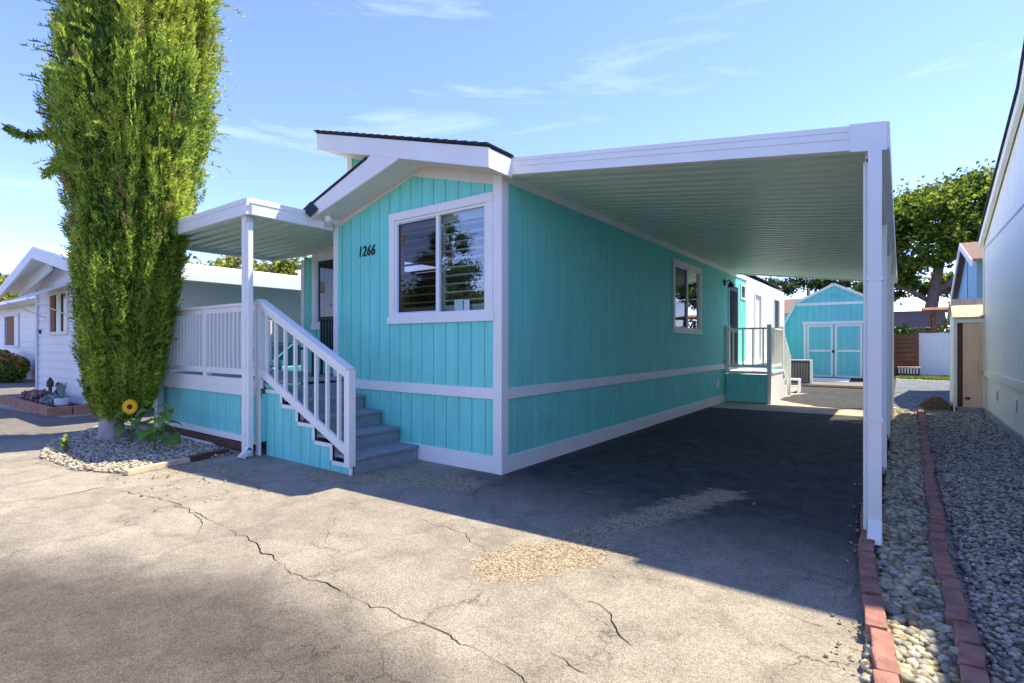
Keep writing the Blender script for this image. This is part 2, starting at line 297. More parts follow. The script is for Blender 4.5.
# ------------------------------------------------------------------ mesh helpers
class MB:
    def __init__(s): s.v = []; s.f = []; s.mi = []; s.m = 0
    def add(s, vs, fs, T=None):
        o = len(s.v)
        for p in vs: s.v.append(tuple(T @ Vector(p)) if T is not None else tuple(p))
        for f in fs: s.f.append([i+o for i in f]); s.mi.append(s.m)
        return s
    def box(s, x0, x1, y0, y1, z0, z1, T=None):
        return s.add([(x0,y0,z0),(x1,y0,z0),(x1,y1,z0),(x0,y1,z0),(x0,y0,z1),(x1,y0,z1),(x1,y1,z1),(x0,y1,z1)],
              [(0,3,2,1),(4,5,6,7),(0,1,5,4),(1,2,6,5),(2,3,7,6),(3,0,4,7)], T)
    def hexa(s, a, b):       # two quads (4 pts each)
        return s.add(list(a)+list(b), [(3,2,1,0),(4,5,6,7),(0,1,5,4),(1,2,6,5),(2,3,7,6),(3,0,4,7)])
    def prism(s, poly, d):   # poly list of 3d pts, extruded by vector d
        n = len(poly); d = Vector(d)
        vs = [Vector(p) for p in poly]+[Vector(p)+d for p in poly]
        return s.add(vs, [tuple(range(n-1,-1,-1)), tuple(range(n,2*n))]+[(i,(i+1)%n,n+(i+1)%n,n+i) for i in range(n)])
    def tube(s, pts, rad, n=8, cap=True):
        pts = [Vector(p) for p in pts]; rad = rad if hasattr(rad,'__len__') else [rad]*len(pts)
        rings = []; vs = []
        prev = None
        for i, p in enumerate(pts):
            d = (pts[min(i+1,len(pts)-1)]-pts[max(i-1,0)]).normalized()
            if prev is None:
                a = d.orthogonal().normalized()
            else:
                a = (prev - d*prev.dot(d)).normalized()
            prev = a; b = d.cross(a)
            for k in range(n):
                t = 2*math.pi*k/n; vs.append(p+(a*math.cos(t)+b*math.sin(t))*rad[i])
        fs = []
        for i in range(len(pts)-1):
            for k in range(n): fs.append((i*n+k, i*n+(k+1)%n, (i+1)*n+(k+1)%n, (i+1)*n+k))
        if cap: fs += [tuple(range(n-1,-1,-1)), tuple((len(pts)-1)*n+k for k in range(n))]
        return s.add(vs, fs)
    def lathe(s, prof, cx, cy, n=16, cap=True):  # prof [(r,z)]
        vs = []; fs = []
        for r, z in prof:
            for k in range(n):
                t = 2*math.pi*k/n; vs.append((cx+r*math.cos(t), cy+r*math.sin(t), z))
        for i in range(len(prof)-1):
            for k in range(n): fs.append((i*n+k, i*n+(k+1)%n, (i+1)*n+(k+1)%n, (i+1)*n+k))
        if cap: fs += [tuple(range(n-1,-1,-1)), tuple((len(prof)-1)*n+k for k in range(n))]
        return s.add(vs, fs)
    def bar(s, a, b, w, h, up=(0,0,1)):   # rectangular bar a->b
        a = Vector(a); b = Vector(b); d = (b-a).normalized(); r = d.cross(Vector(up)).normalized(); u = r.cross(d)
        q = lambda c: [c-r*w/2-u*h/2, c+r*w/2-u*h/2, c+r*w/2+u*h/2, c-r*w/2+u*h/2]
        return s.hexa(q(a), q(b))
    def build(s, name, mat, parent=None, smooth=False, bevel=0, label=None, origin=None):
        me = bpy.data.meshes.new(name)
        v = np.array(s.v, dtype=float)
        if parent is not None: o = np.array(parent['_o'])
        elif origin is not None: o = np.array(origin, dtype=float)
        else: o = np.array([(v[:,0].min()+v[:,0].max())/2, (v[:,1].min()+v[:,1].max())/2, v[:,2].min()])
        me.from_pydata((v-o).tolist(), [], s.f); 
        mats = mat if isinstance(mat, (list, tuple)) else [mat]
        for q in mats: me.materials.append(MT[q])
        if len(mats) > 1: me.polygons.foreach_set('material_index', s.mi)
        if smooth: me.polygons.foreach_set('use_smooth', [True]*len(me.polygons))
        me.update()
        ob = bpy.data.objects.new(name, me); COL.objects.link(ob)
        ob['_o'] = tuple(float(q) for q in o)
        if parent is not None: ob.parent = parent
        else: ob.location = o
        if bevel:
            bv = ob.modifiers.new('bevel', 'BEVEL'); bv.width = bevel; bv.segments = 2; bv.limit_method = 'ANGLE'; bv.angle_limit = R(40)
        if label: ob['label'] = label
        return ob
def thing(name, label, cat, loc, group=None):
    o = bpy.data.objects.new(name, None); o.location = loc; COL.objects.link(o); o['_o'] = tuple(float(q) for q in loc)
    o['label'] = label; o['category'] = cat
    if group: o['group'] = group
    return o
def tag(o, label, cat, group=None):
    o['label'] = label; o['category'] = cat
    if group: o['group'] = group
    return o
def struct(o, kind='structure', label=None, cat=None):
    o['kind'] = kind
    if label: o['label'] = label
    if cat: o['category'] = cat
    return o
def bulk(name, V, F, mat, parent=None, smooth=False, origin=None):
    """mesh from numpy arrays: V (n,3), F list/array of equal length polys"""
    me = bpy.data.meshes.new(name)
    if parent is not None: o = np.array(parent['_o'])
    elif origin is not None: o = np.array(origin, dtype=float)
    else: o = np.array([V[:,0].mean(), V[:,1].mean(), V[:,2].min()])
    V = V-o; k = F.shape[1]
    me.vertices.add(len(V)); me.vertices.foreach_set('co', V.astype(np.float32).ravel())
    me.loops.add(F.size); me.loops.foreach_set('vertex_index', F.astype(np.int32).ravel())
    me.polygons.add(len(F)); me.polygons.foreach_set('loop_start', np.arange(0, F.size, k, dtype=np.int32)); me.polygons.foreach_set('loop_total', np.full(len(F), k, dtype=np.int32))
    me.materials.append(MT[mat]); me.update(calc_edges=True)
    if smooth: me.polygons.foreach_set('use_smooth', [True]*len(F))
    ob = bpy.data.objects.new(name, me); COL.objects.link(ob); ob['_o'] = tuple(float(q) for q in o)
    if parent is not None: ob.parent = parent
    else: ob.location = o
    return ob

def siding(mb, axis, c, u0, u1, zb, zt, pitch, holes=(), out=-1, gap=.012, th=.011, phase=0):
    """grooved panel siding standing in the plane axis=c ('y' plane faces -Y, 'x' plane faces +X).
    zt: list of (u,z) points of the top edge. real grooves between the boards over a backing."""
    def top(u):
        for (a, za), (b, zb_) in zip(zt[:-1], zt[1:]):
            if a-1e-6 <= u <= b+1e-6: return za+(zb_-za)*(u-a)/(b-a) if b > a else za
        return zt[-1][1]
    def cols(cuts, g, d0, d1):
        for a, b in zip(cuts[:-1], cuts[1:]):
            if b-a < .004: continue
            aa = a+(g/2 if any(abs(a-q) < 1e-6 for q in grooves) else 0); bb = b-(g/2 if any(abs(b-q) < 1e-6 for q in grooves) else 0)
            mid = (a+b)/2
            hs = sorted([(h[2], h[3]) for h in holes if h[0] < mid < h[1]])
            z = zb; segs = []
            for h0, h1 in hs: segs.append((z, h0)); z = h1
            segs.append((z, None))
            for s0, s1 in segs:
                ta, tb = (top(aa), top(bb)) if s1 is None else (s1, s1)
                if min(ta, tb) <= s0: continue
                if axis == 'y': mb.hexa([(aa,d0,s0),(bb,d0,s0),(bb,d1,s0),(aa,d1,s0)], [(aa,d0,ta),(bb,d0,tb),(bb,d1,tb),(aa,d1,ta)])
                else: mb.hexa([(d1,aa,s0),(d0,aa,s0),(d0,bb,s0),(d1,bb,s0)], [(d1,aa,ta),(d0,aa,ta),(d0,bb,tb),(d1,bb,tb)])
    grooves = [u0+phase+pitch*i for i in range(-1, int((u1-u0)/pitch)+3) if u0 < u0+phase+pitch*i < u1]
    edges = [u0, u1]+[h[0] for h in holes]+[h[1] for h in holes]+[q[0] for q in zt]
    cuts = sorted(set(round(q, 5) for q in edges+grooves if u0-1e-6 <= q <= u1+1e-6))
    grooves = [round(q, 5) for q in grooves]
    cols(cuts, gap, c, c+out*th)
    g2 = grooves; grooves_ = grooves
    cuts2 = sorted(set(round(q, 5) for q in edges if u0-1e-6 <= q <= u1+1e-6))
    grooves = []
    cols(cuts2, 0, c-out*.05, c)
    return mb

def leaves(cent, size, n_per=1, elong=1.6, up=0.0, curl=False):
    """one bent leaf quad pair per centre: returns V, F"""
    n = len(cent); d = rng.normal(size=(n,3)); d[:,2] += up; d /= np.linalg.norm(d,axis=1)[:,None]
    e = rng.normal(size=(n,3)); e -= (e*d).sum(1)[:,None]*d; e /= np.linalg.norm(e,axis=1)[:,None]
    s = size*(rng.uniform(.6,1.3,n))[:,None]
    a = cent-d*s*elong/2; b = cent+e*s/2; c = cent+d*s*elong/2; f = cent-e*s/2
    V = np.stack([a,b,c,f],1).reshape(-1,3); F = np.arange(4*n).reshape(n,4)
    return V, F

# ------------------------------------------------------------------ ground
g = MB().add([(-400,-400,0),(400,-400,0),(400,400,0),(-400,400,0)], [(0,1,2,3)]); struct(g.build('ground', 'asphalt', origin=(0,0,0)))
def flat(name, pts, z, mat, wob=.0, sub=1, th=0):
    P = []
    for i in range(len(pts)):
        a = Vector((*pts[i],0)); b = Vector((*pts[(i+1)%len(pts)],0))
        for k in range(sub):
            p = a.lerp(b, k/sub)
            if wob: p += Vector((noise.noise(p*3.1)*wob+noise.noise(p*14)*wob*.45, noise.noise(p*3.1+Vector((9,9,9)))*wob+noise.noise(p*14+Vector((4,4,4)))*wob*.45, 0))
            P.append((p.x, p.y, z))
    m = MB().add(P, [tuple(range(len(P)))])
    # make it face up
    ob = m.build(name, mat, origin=(P[0][0],P[0][1],z))
    if ob.data.polygons[0].normal.z < 0: ob.data.flip_normals()
    return struct(ob)
flat('concrete_apron', [(-.3,7.7),(3.3,8.0),(3.35,18.4),(-.3,18.4)], .004, 'concrete')
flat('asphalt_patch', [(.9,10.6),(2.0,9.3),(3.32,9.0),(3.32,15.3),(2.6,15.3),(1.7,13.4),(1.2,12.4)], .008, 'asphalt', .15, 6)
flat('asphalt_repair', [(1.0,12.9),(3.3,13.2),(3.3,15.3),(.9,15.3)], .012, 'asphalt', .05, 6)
flat('gravel', [(3.46,-6),(4.97,-6),(5.2,9.9),(4.4,10),(3.46,10.4)], .006, 'gravel_bed')
flat('gravel_yard', [(3.42,10.4),(4.4,10.0),(4.4,11.7),(9,11.7),(9,22),(3.42,22)], .006, 'gravel_far')
flat('verge', [(3.42,22),(9,22),(9,24.4),(3.42,24.4)], .006, 'tan_gravel')
BED = [(-3.33,-2.45),(-3.55,-1.2),(-6.3,-.98),(-7.9,-1.38),(-6.5,-2.5),(-5.2,-2.82),(-4.0,-2.75)]
flat('gravel_border', BED, .006, 'gravel_bed', .08, 6)
flat('neighbour_path', [(-16,-2.4),(-9.6,-1.55),(-9.7,-.9),(-16,-.9)], .004, 'concrete', .03, 5)
# cracks in the asphalt: thin dark ribbons that follow the real breaks
CR = [[(-2.54,-3.63),(-2.63,-3.42),(-2.88,-3.23),(-2.87,-3.06),(-2.93,-2.75)],
 [(-2.67,-2.74),(-1.75,-2.59),(-.82,-2.63),(-.24,-2.65),(.48,-2.78),(.7,-2.75),(.94,-2.74),(1.2,-2.74),(1.43,-2.7),(1.64,-2.72),(1.89,-2.71),(2.09,-2.72),(2.27,-2.78),(2.6,-2.9)],
 [(-.21,-1.97),(.02,-2.2),(.31,-2.47)], [(2.12,-1.99),(2.23,-2.01),(2.33,-2.08),(2.41,-2.2),(2.57,-2.26)],
 [(-1.69,-2.62),(-1.33,-2.6),(-1.06,-2.65),(-.79,-2.8),(-.68,-2.92)], [(2.87,-1.5),(3.04,-1.47),(3.18,-1.49),(3.32,-1.53)],
 [(.37,-1.6),(.77,-1.59),(1.12,-1.71),(1.35,-1.87)], [(2.25,-2.54),(2.4,-2.57),(2.47,-2.57)],
 [(1.2,-.9),(1.9,-.3),(2.5,.6),(2.7,1.9),(2.4,3.0)], [(-.6,-1.9),(-.2,-1.2),(-.1,-.7)]]
WD = [.003,.0034,.002,.003,.002,.002,.002,.0018,.002,.002]
def crack(ml, path, wd, seed):
    P = []
    for a, b in zip(path[:-1], path[1:]):
        n = max(3, int(math.dist(a, b)/.035))
        for k in range(n):
            t = k/n; p = Vector((a[0]+(b[0]-a[0])*t, a[1]+(b[1]-a[1])*t, 0))
            P.append(p+Vector((noise.noise(p*7+Vector((seed,0,0))), noise.noise(p*7+Vector((0,seed,5))), 0))*.05+Vector((noise.noise(p*31), noise.noise(p*31+Vector((0,3,5))), 0))*.018)
    for i in range(len(P)-1):
        d = (P[i+1]-P[i]); r = Vector((-d.y, d.x, 0)).normalized()
        w0 = wd*max(.22, .55+1.5*noise.noise(P[i]*4+Vector((seed,1,1)))); w1 = wd*max(.22, .55+1.5*noise.noise(P[i+1]*4+Vector((seed,1,1))))
        if i == 0: w0 = .0005
        if i == len(P)-2: w1 = .0005
        z = .004
        ml.add([P[i]-r*w0+Vector((0,0,z)), P[i]+r*w0+Vector((0,0,z)), P[i+1]+r*w1+Vector((0,0,z)), P[i+1]-r*w1+Vector((0,0,z))], [(3,2,1,0)])
ck = MB()
for i, (c, wd) in enumerate(zip(CR, WD)): crack(ck, c, wd, i*7.3)
paint('crack_dark', (.02,.018,.016), 1, .2, 5, spec=0); struct(ck.build('asphalt_cracks', 'crack_dark'))

# stones (countless: stuff)
def ico():
    t = (1+5**.5)/2
    v = np.array([(-1,t,0),(1,t,0),(-1,-t,0),(1,-t,0),(0,-1,t),(0,1,t),(0,-1,-t),(0,1,-t),(t,0,-1),(t,0,1),(-t,0,-1),(-t,0,1)], float); v /= np.linalg.norm(v[0])
    f = np.array([(0,11,5),(0,5,1),(0,1,7),(0,7,10),(0,10,11),(1,5,9),(5,11,4),(11,10,2),(10,7,6),(7,1,8),(3,9,4),(3,4,2),(3,2,6),(3,6,8),(3,8,9),(4,9,5),(2,4,11),(6,2,10),(8,6,7),(9,8,1)])
    return v, f
IV, IF = ico()
def stones(name, pts, size, mat, label, cat, smooth=True, z0=.006):
    n = len(pts); s = size*rng.uniform(.55, 1.35, n)
    V = IV[None]*(1+rng.normal(0, .10, (n,12,1)))*np.stack([s*rng.uniform(.8,1.25,n), s*rng.uniform(.7,1.1,n), s*rng.uniform(.4,.7,n)],1)[:,None]
    # tilt and spin
    a = rng.uniform(0, 2*np.pi, n); tl = rng.normal(0,.35,n)
    c, sn = np.cos(tl), np.sin(tl); y = V[:,:,1]*c[:,None]-V[:,:,2]*sn[:,None]; z = V[:,:,1]*sn[:,None]+V[:,:,2]*c[:,None]; V[:,:,1] = y; V[:,:,2] = z
    c, sn = np.cos(a), np.sin(a); x = V[:,:,0]*c[:,None]-V[:,:,1]*sn[:,None]; y = V[:,:,0]*sn[:,None]+V[:,:,1]*c[:,None]; V[:,:,0] = x; V[:,:,1] = y
    P = np.column_stack([pts, z0+s*rng.uniform(.1,1.0,n)])
    V = (V+P[:,None]).reshape(-1,3); F = (IF[None]+12*np.arange(n)[:,None,None]).reshape(-1,3)
    return struct(bulk(name, V, F, mat, smooth=smooth), 'stuff', label, cat)
def rect(n, x0, x1, y0, y1, p=1.0):
    return np.column_stack([rng.uniform(x0,x1,n), y0+(y1-y0)*rng.uniform(0,1,n)**p])
stones('river_pebbles', rect(11000, 3.44, 3.81, -2.6, 9.6, 1.5), .0265, 'river_stone', 'rounded tan and grey river pebbles between the two brick rows', 'pebbles')
stones('crushed_gravel', np.vstack([rect(17000, 3.88, 4.98, -2.2, 3.6, 1.3), rect(9000, 3.88, 4.98, 3.6, 9.9, 1.2)]), .0165, 'grey_stone', 'blue grey crushed gravel between brick edging and pale neighbour wall', 'gravel', smooth=False)
def inpoly(p, poly):
    r = False; j = len(poly)-1
    for i in range(len(poly)):
        if (poly[i][1] > p[1]) != (poly[j][1] > p[1]) and p[0] < (poly[j][0]-poly[i][0])*(p[1]-poly[i][1])/(poly[j][1]-poly[i][1])+poly[i][0]: r = not r
        j = i
    return r
pp = [p for p in rect(16000, -7.9, -3.3, -2.9, -.95) if inpoly(p, BED)]
stones('border_gravel', np.array(pp[:9000]), .019, 'tan_stone', 'tan and grey gravel under the column tree and sunflowers', 'gravel', smooth=False)
pp = np.column_stack([rng.normal(3.50,.03,260), rng.uniform(-2.3,1.5,260)]); 
stones('loose_stones', np.vstack([np.column_stack([3.33-np.abs(rng.normal(0,.05,70)), rng.uniform(-2.2,3,70)]), rect(60,-3.4,-1.5,-2.8,-1.9)]), .012, 'river_stone', 'loose small stones scattered on the asphalt', 'stones')
# dead leaves caught in the pebbles
q = np.column_stack([np.concatenate([rng.normal(3.42,.09,160), rng.uniform(3.5,4.5,500)]), np.concatenate([rng.uniform(-1.9,1.5,160), 9.6-8*rng.uniform(0,1,500)**2])])
V, F = leaves(np.column_stack([q, rng.uniform(.03,.055,len(q))]), .022)
V[:,2] = .045+(V[:,2]-.045)*.5
struct(bulk('fallen_leaves', V, F, 'dry_leaf'), 'stuff', 'dry brown leaves caught among the pebbles', 'leaves')
# leaf heap by the tan shed
a = rng.uniform(0, 2*np.pi, 2600); rr = rng.uniform(0,1,2600)**.6
c = np.column_stack([4.20+.27*rr*np.cos(a), 10.55+.65*rr*np.sin(a), .02+.23*(1-rr**1.5)*rng.uniform(.75,1,2600)])
V, F = leaves(c, .05, elong=2.2); lp = bulk('leaf_pile', V, F, 'dry_leaf'); tag(lp, 'brown heap of dead leaves on the gravel beside tan shed', 'leaf pile')
# grass at the foot of the far fence
c = np.column_stack([rng.uniform(3.5,6,2500), rng.uniform(22.3,24.3,2500), np.full(2500,.05)])
V, F = leaves(c, .07, elong=2.6, up=1.5); struct(bulk('grass', V, F, 'grass_blade'), 'stuff', 'yellow green weeds in front of the far white fence', 'grass')

# brick edging rows: every brick a thing
bm = MB().box(-.045,.045,-.1,.1,0,.075)
proto = bm.build('edging_brick', 'brick', origin=(0,0,0), bevel=.009)
def brick(x, y, rz, tilt, label, group, first):
    o = proto if first else proto.copy()
    if not first: COL.objects.link(o)
    o.location = (x, y, .012+random.uniform(-.006,.008)); o.rotation_euler = (tilt, random.uniform(-.07,.07), rz)
    o.scale = (1, random.uniform(.93,1.0), 1); tag(o, label, 'brick', group); return o
first = True
RA = [(3.56,-2.3),(3.46,-1.35),(3.405,-.9),(3.37,-.2),(3.355,.6),(3.36,1.5),(3.36,8.2)]
RB = [(3.83,-2.3),(3.795,-.8),(3.78,.1),(3.81,2.5),(3.86,6.6),(3.90,9.8)]
def along(path, step):
    out = []; 
    for (a, b) in zip(path[:-1], path[1:]):
        n = max(1, round(math.dist(a,b)/step))
        for k in range(n):
            t = (k+.5)/n; out.append((a[0]+(b[0]-a[0])*t, a[1]+(b[1]-a[1])*t, math.atan2(b[1]-a[1], b[0]-a[0])-math.pi/2))
    return out
for x, y, rz in along(RA, .212):
    brick(x+random.uniform(-.008,.008), y, rz+random.uniform(-.06,.06), random.uniform(-.04,.04), 'red brick in the row that edges the asphalt driveway under the carport posts', 'bricks edging the driveway', first); first = False
for x, y, rz in along(RB, .21):
    brick(x+random.uniform(-.012,.012), y, rz+random.uniform(-.13,.05), random.uniform(-.07,.07), 'red brick in the row between river pebbles and crushed grey gravel', 'bricks dividing the gravel', False)

# ------------------------------------------------------------------ the aqua mobile home
H = thing('mobile_home', 'aqua mobile home with white trim and house number 1266 beside the open carport', 'mobile home', (-1.5, 8.5, 0))
WIN = (-1.74,-.20,1.81,3.05)
SW = (5.5,7.1,1.75,3.02)
TOPF = [(-2.99,3.26),(-1.40,3.69),(0,3.31)]
mb = MB(); siding(mb, 'y', 0, -2.99, 0, .92, TOPF, .203, [WIN], phase=.12); mb.build('front_siding', 'aqua', H)
mb = MB(); siding(mb, 'y', .012, -2.99, 0, .14, [(-2.99,.83),(0,.83)], .203, phase=.12); mb.build('front_skirting', 'aqua', H)
DOOR = (9.55,10.45,.80,2.97); SMW = (10.85,11.25,2.75,3.06)
mb = MB(); siding(mb, 'x', 0, 0, 11.45, .92, [(0,3.4),(11.45,3.4)], .10, [SW, DOOR, SMW], out=1, gap=.008, th=.009); mb.build('side_siding', 'aqua', H)
vents = [(.68,1.0,.45,.62), (5.0,5.35,.42,.62)]
mb = MB(); siding(mb, 'x', -.012, 0, 17.6, .14, [(0,.83),(17.6,.83)], .10, out=1, gap=.008, th=.009); mb.build('side_skirting', 'aqua', H)
mb = MB(); siding(mb, 'x', 0, 11.45, 17.6, .92, [(11.45,3.4),(17.6,3.4)], .3, [(12.6,13.4,.95,2.95),(15.6,16.5,1.95,3.0)], out=1, gap=.008, th=.009); mb.build('rear_siding', 'bright_siding', H)
mb = MB().box(-.06,-.02,12.6,13.4,.95,2.95); rd = mb.build('rear_door', 'white_trim', H, bevel=.005)
mb = MB().box(-.06,-.03,15.6,16.5,1.95,3.0); mb.build('rear_window', 'screen_glass', H)
mb = MB()
for a in (12.52,13.4): mb.box(.002,.03,a,a+.08,.94,3.03)
mb.box(.002,.03,12.6,13.4,2.95,3.03)
for a in (15.52,16.5): mb.box(.002,.03,a,a+.08,1.87,3.08)
mb.box(.002,.03,15.6,16.5,3.0,3.08); mb.box(.002,.03,15.6,16.5,1.87,1.95); mb.build('rear_trim', 'white_trim', H, bevel=.004)
# recessed left wing
RW = (-4.9,-3.75,1.80,2.98)
mb = MB(); siding(mb, 'y', .9, -5.3, -3.0, .92, [(-5.3,3.0),(-3.0,3.25)], .203, [RW]); mb.build('wing_siding', 'aqua', H)
# shell: hidden sides, floor, inside
mb = MB(); mb.box(-5.3,-5.25,.9,17.6,.1,3.05); mb.box(-5.3,0,17.55,17.6,.1,3.3); mb.box(-3.04,-2.99,.02,.9,.1,3.3); mb.build('hidden_wall', 'aqua', H)
mb = MB(); mb.box(-5.2,-.055,.96,17.5,.80,.86); mb.box(-2.95,-.055,.055,.96,.80,.86); mb.box(-2.9,-.06,3.4,3.45,.86,3.2); mb.box(-5.2,-3.0,3.4,3.45,.86,3.0); mb.build('inside_lining', 'interior', H)
# clerestory strip seen under the high roof
mb = MB(); siding(mb, 'y', .02, -2.66, -1.1, 3.35, [(-2.66,4.13),(-1.1,3.75)], .203, phase=.1); mb.box(-2.72,-2.66,.0,.1,3.3,4.12); mb.box(-2.72,-2.66,.1,17.6,3.2,4.12); mb.build('clerestory_wall', 'aqua', H)
mb = MB().box(-2.76,-2.655,-.012,.1,3.4,4.12); mb.build('clerestory_trim', 'white_trim', H)
# trim
mb = MB()
mb.box(-.10,.022,-.026,-.0,0,3.37); mb.box(-.001,.022,-.0,.10,0,3.34); mb.build('corner_trim', 'white_trim', H, bevel=.004)
mb = MB(); mb.box(-3.07,-2.97,-.026,.0,.0,3.30); mb.build('corner_trim', 'white_trim', H, bevel=.004)
mb = MB(); mb.box(-2.97,-.10,-.022,.05,.83,.955); mb.build('belt_trim', 'white_trim', H, bevel=.004)
mb = MB(); mb.box(-.05,.019,.10,17.6,.83,.955); mb.build('belt_trim', 'white_trim', H, bevel=.004)
mb = MB(); mb.box(-2.97,-.10,-.020,.03,0,.19); mb.build('base_trim', 'white_trim', H, bevel=.004)
mb = MB(); mb.box(-.05,.017,.10,17.6,0,.19); mb.build('base_trim', 'white_trim', H, bevel=.004)
mb = MB(); mb.box(.0,.03,.10,11.5,3.26,3.36); mb.build('side_frieze', 'white_trim', H, bevel=.004)
mb = MB(); mb.box(-5.36,-5.26,.87,.9,.0,3.0); mb.box(-5.3,-3.07,.88,.93,.83,.955); mb.build('wing_trim', 'white_trim', H, bevel=.004)
mb = MB(); mb.prism([(-2.97,-.024,3.13),(-1.40,-.024,3.575),(-.1,-.024,3.235),(-.1,-.024,3.36),(-1.40,-.024,3.74),(-2.97,-.024,3.24)], (0,.02,0)); mb.build('rake_trim', 'cream_soffit', H)

# roofs
def plane_roof(p0, p1, y0, y1, th, name, mat, parent):   # profile edge p0(x,z)->p1(x,z), y range
    mb = MB(); mb.hexa([(p0[0],y0,p0[1]-th),(p1[0],y0,p1[1]-th),(p1[0],y1,p1[1]-th),(p0[0],y1,p0[1]-th)], [(p0[0],y0,p0[1]),(p1[0],y0,p1[1]),(p1[0],y1,p1[1]),(p0[0],y1,p0[1])])
    return mb.build(name, mat, parent)
# high right slope: z = 3.52 at x=.19 up to 4.37 at x=-2.9
zr = lambda x: 3.50+(.16-x)*.285
mb = MB()
mb.hexa([(-2.88,-.42,zr(-2.88)-.03),(.16,-.42,zr(.16)-.03),(.16,-.0,zr(.16)-.03),(-2.88,-.0,zr(-2.88)-.03)], [(-2.9,-.44,zr(-2.9)),(.18,-.44,zr(.18)),(.18,0,zr(.18)),(-2.9,0,zr(-2.9))])
mb.hexa([(-2.88,0,zr(-2.88)-.03),(.0,0,zr(0)-.03),(.0,17.7,zr(0)-.03),(-2.88,17.7,zr(-2.88)-.03)], [(-2.9,0,zr(-2.9)),(.0,0,zr(0)),(.0,17.7,zr(0)),(-2.9,17.7,zr(-2.9))])
# shingle tabs along the front edge
x = -2.9
while x < .1:
    wd = .14; mb.hexa([(x,-.455,zr(x)-.006),(x+wd*.9,-.455,zr(x+wd*.9)-.006),(x+wd*.9,0,zr(x+wd*.9)-.006),(x,0,zr(x)-.006)], [(x,-.455,zr(x)+.008),(x+wd*.9,-.455,zr(x+wd*.9)+.018),(x+wd*.9,0,zr(x+wd*.9)+.018),(x,0,zr(x)+.008)]); x += wd
roof = mb.build('roof', 'roof_shingle', H)
mb = MB(); d = .225
mb.hexa([(-2.86,-.43,zr(-2.86)-.03-d),(.165,-.43,zr(.16)-.03-.21),(.165,-.39,zr(.16)-.03-.21),(-2.86,-.39,zr(-2.86)-.03-d)], [(-2.86,-.43,zr(-2.86)-.03),(.165,-.43,zr(.16)-.03),(.165,-.39,zr(.16)-.03),(-2.86,-.39,zr(-2.86)-.03)])
mb.hexa([(.125,-.39,3.26),(.165,-.39,3.26),(.165,-.015,3.26),(.125,-.015,3.26)], [(.125,-.39,3.465),(.165,-.39,3.465),(.165,-.015,3.465),(.125,-.015,3.465)])
mb.build('roof_fascia', 'white_trim', roof, bevel=.004)
# soffit under the high slope
mb = MB(); mb.hexa([(-2.84,-.39,zr(-2.84)-.24),(.125,-.39,zr(.125)-.21),(.125,-.03,zr(.125)-.21),(-2.84,-.03,zr(-2.84)-.24)], [(-2.84,-.39,zr(-2.84)-.22),(.125,-.39,zr(.125)-.19),(.125,-.03,zr(.125)-.19),(-2.84,-.03,zr(-2.84)-.22)])
mb.hexa([(-2.84,-.03,zr(-2.84)-.24),(-.0,-.03,zr(0)-.24),(-.0,17.6,zr(0)-.24),(-2.84,17.6,zr(-2.84)-.24)], [(-2.84,-.03,zr(-2.84)-.2),(-.0,-.03,zr(0)-.2),(-.0,17.6,zr(0)-.2),(-2.84,17.6,zr(-2.84)-.2)])
mb.build('roof_soffit', 'cream_soffit', roof)
# lower left slope
zl = lambda x: 3.79+(x+1.75)*.32
mb = MB()
def slab(x0, x1, y0, y1, top, th):
    mb.hexa([(x0,y0,zl(x0)+top-th),(x1,y0,zl(x1)+top-th),(x1,y1,zl(x1)+top-th),(x0,y1,zl(x0)+top-th)], [(x0,y0,zl(x0)+top),(x1,y0,zl(x1)+top),(x1,y1,zl(x1)+top),(x0,y1,zl(x0)+top)])
slab(-3.02,-1.80,-.44,.3,.012,.03); slab(-3.02,-2.73,.3,17.6,0,.03); mb.box(-5.6,-3.05,.80,17.6,3.34,3.37)
lroof = mb.build('lower_roof', 'roof_shingle', H)
mb = MB(); z_ = lambda x: zl(x)-.02
mb.prism([(-3.02,-.425,z_(-3.02)-.18),(-1.22,-.425,3.635),(-1.22,-.425,3.68),(-1.68,-.425,3.82),(-1.80,-.425,z_(-1.80)),(-3.02,-.425,z_(-3.02))], (0,.035,0))
mb.box(-3.02,-2.98,-.39,.5,z_(-3.0)-.17,z_(-3.0)-.02)
mb.build('roof_fascia', 'white_trim', lroof, bevel=.004)
mb = MB(); sz = lambda x: z_(-3.02)-.165+(3.645-z_(-3.02)+.165)*(x+3.02)/1.8
mb.hexa([(-2.98,-.388,sz(-2.98)),(-1.17,-.388,sz(-1.17)),(-1.17,-.03,sz(-1.17)),(-2.98,-.03,sz(-2.98))],[(-2.98,-.388,sz(-2.98)+.02),(-1.17,-.388,sz(-1.17)+.02),(-1.17,-.03,sz(-1.17)+.02),(-2.98,-.03,sz(-2.98)+.02)]); mb.build('roof_soffit', 'cream_soffit', lroof)
# hidden attic wedge that closes the roof
mb = MB(); mb.prism([(-2.64,.1,3.3),(-.06,.1,3.3),(-.06,.1,3.36),(-1.3,.1,3.62),(-2.64,.1,3.9)], (0,.04,0)); mb.build('attic_wall', 'interior', H)

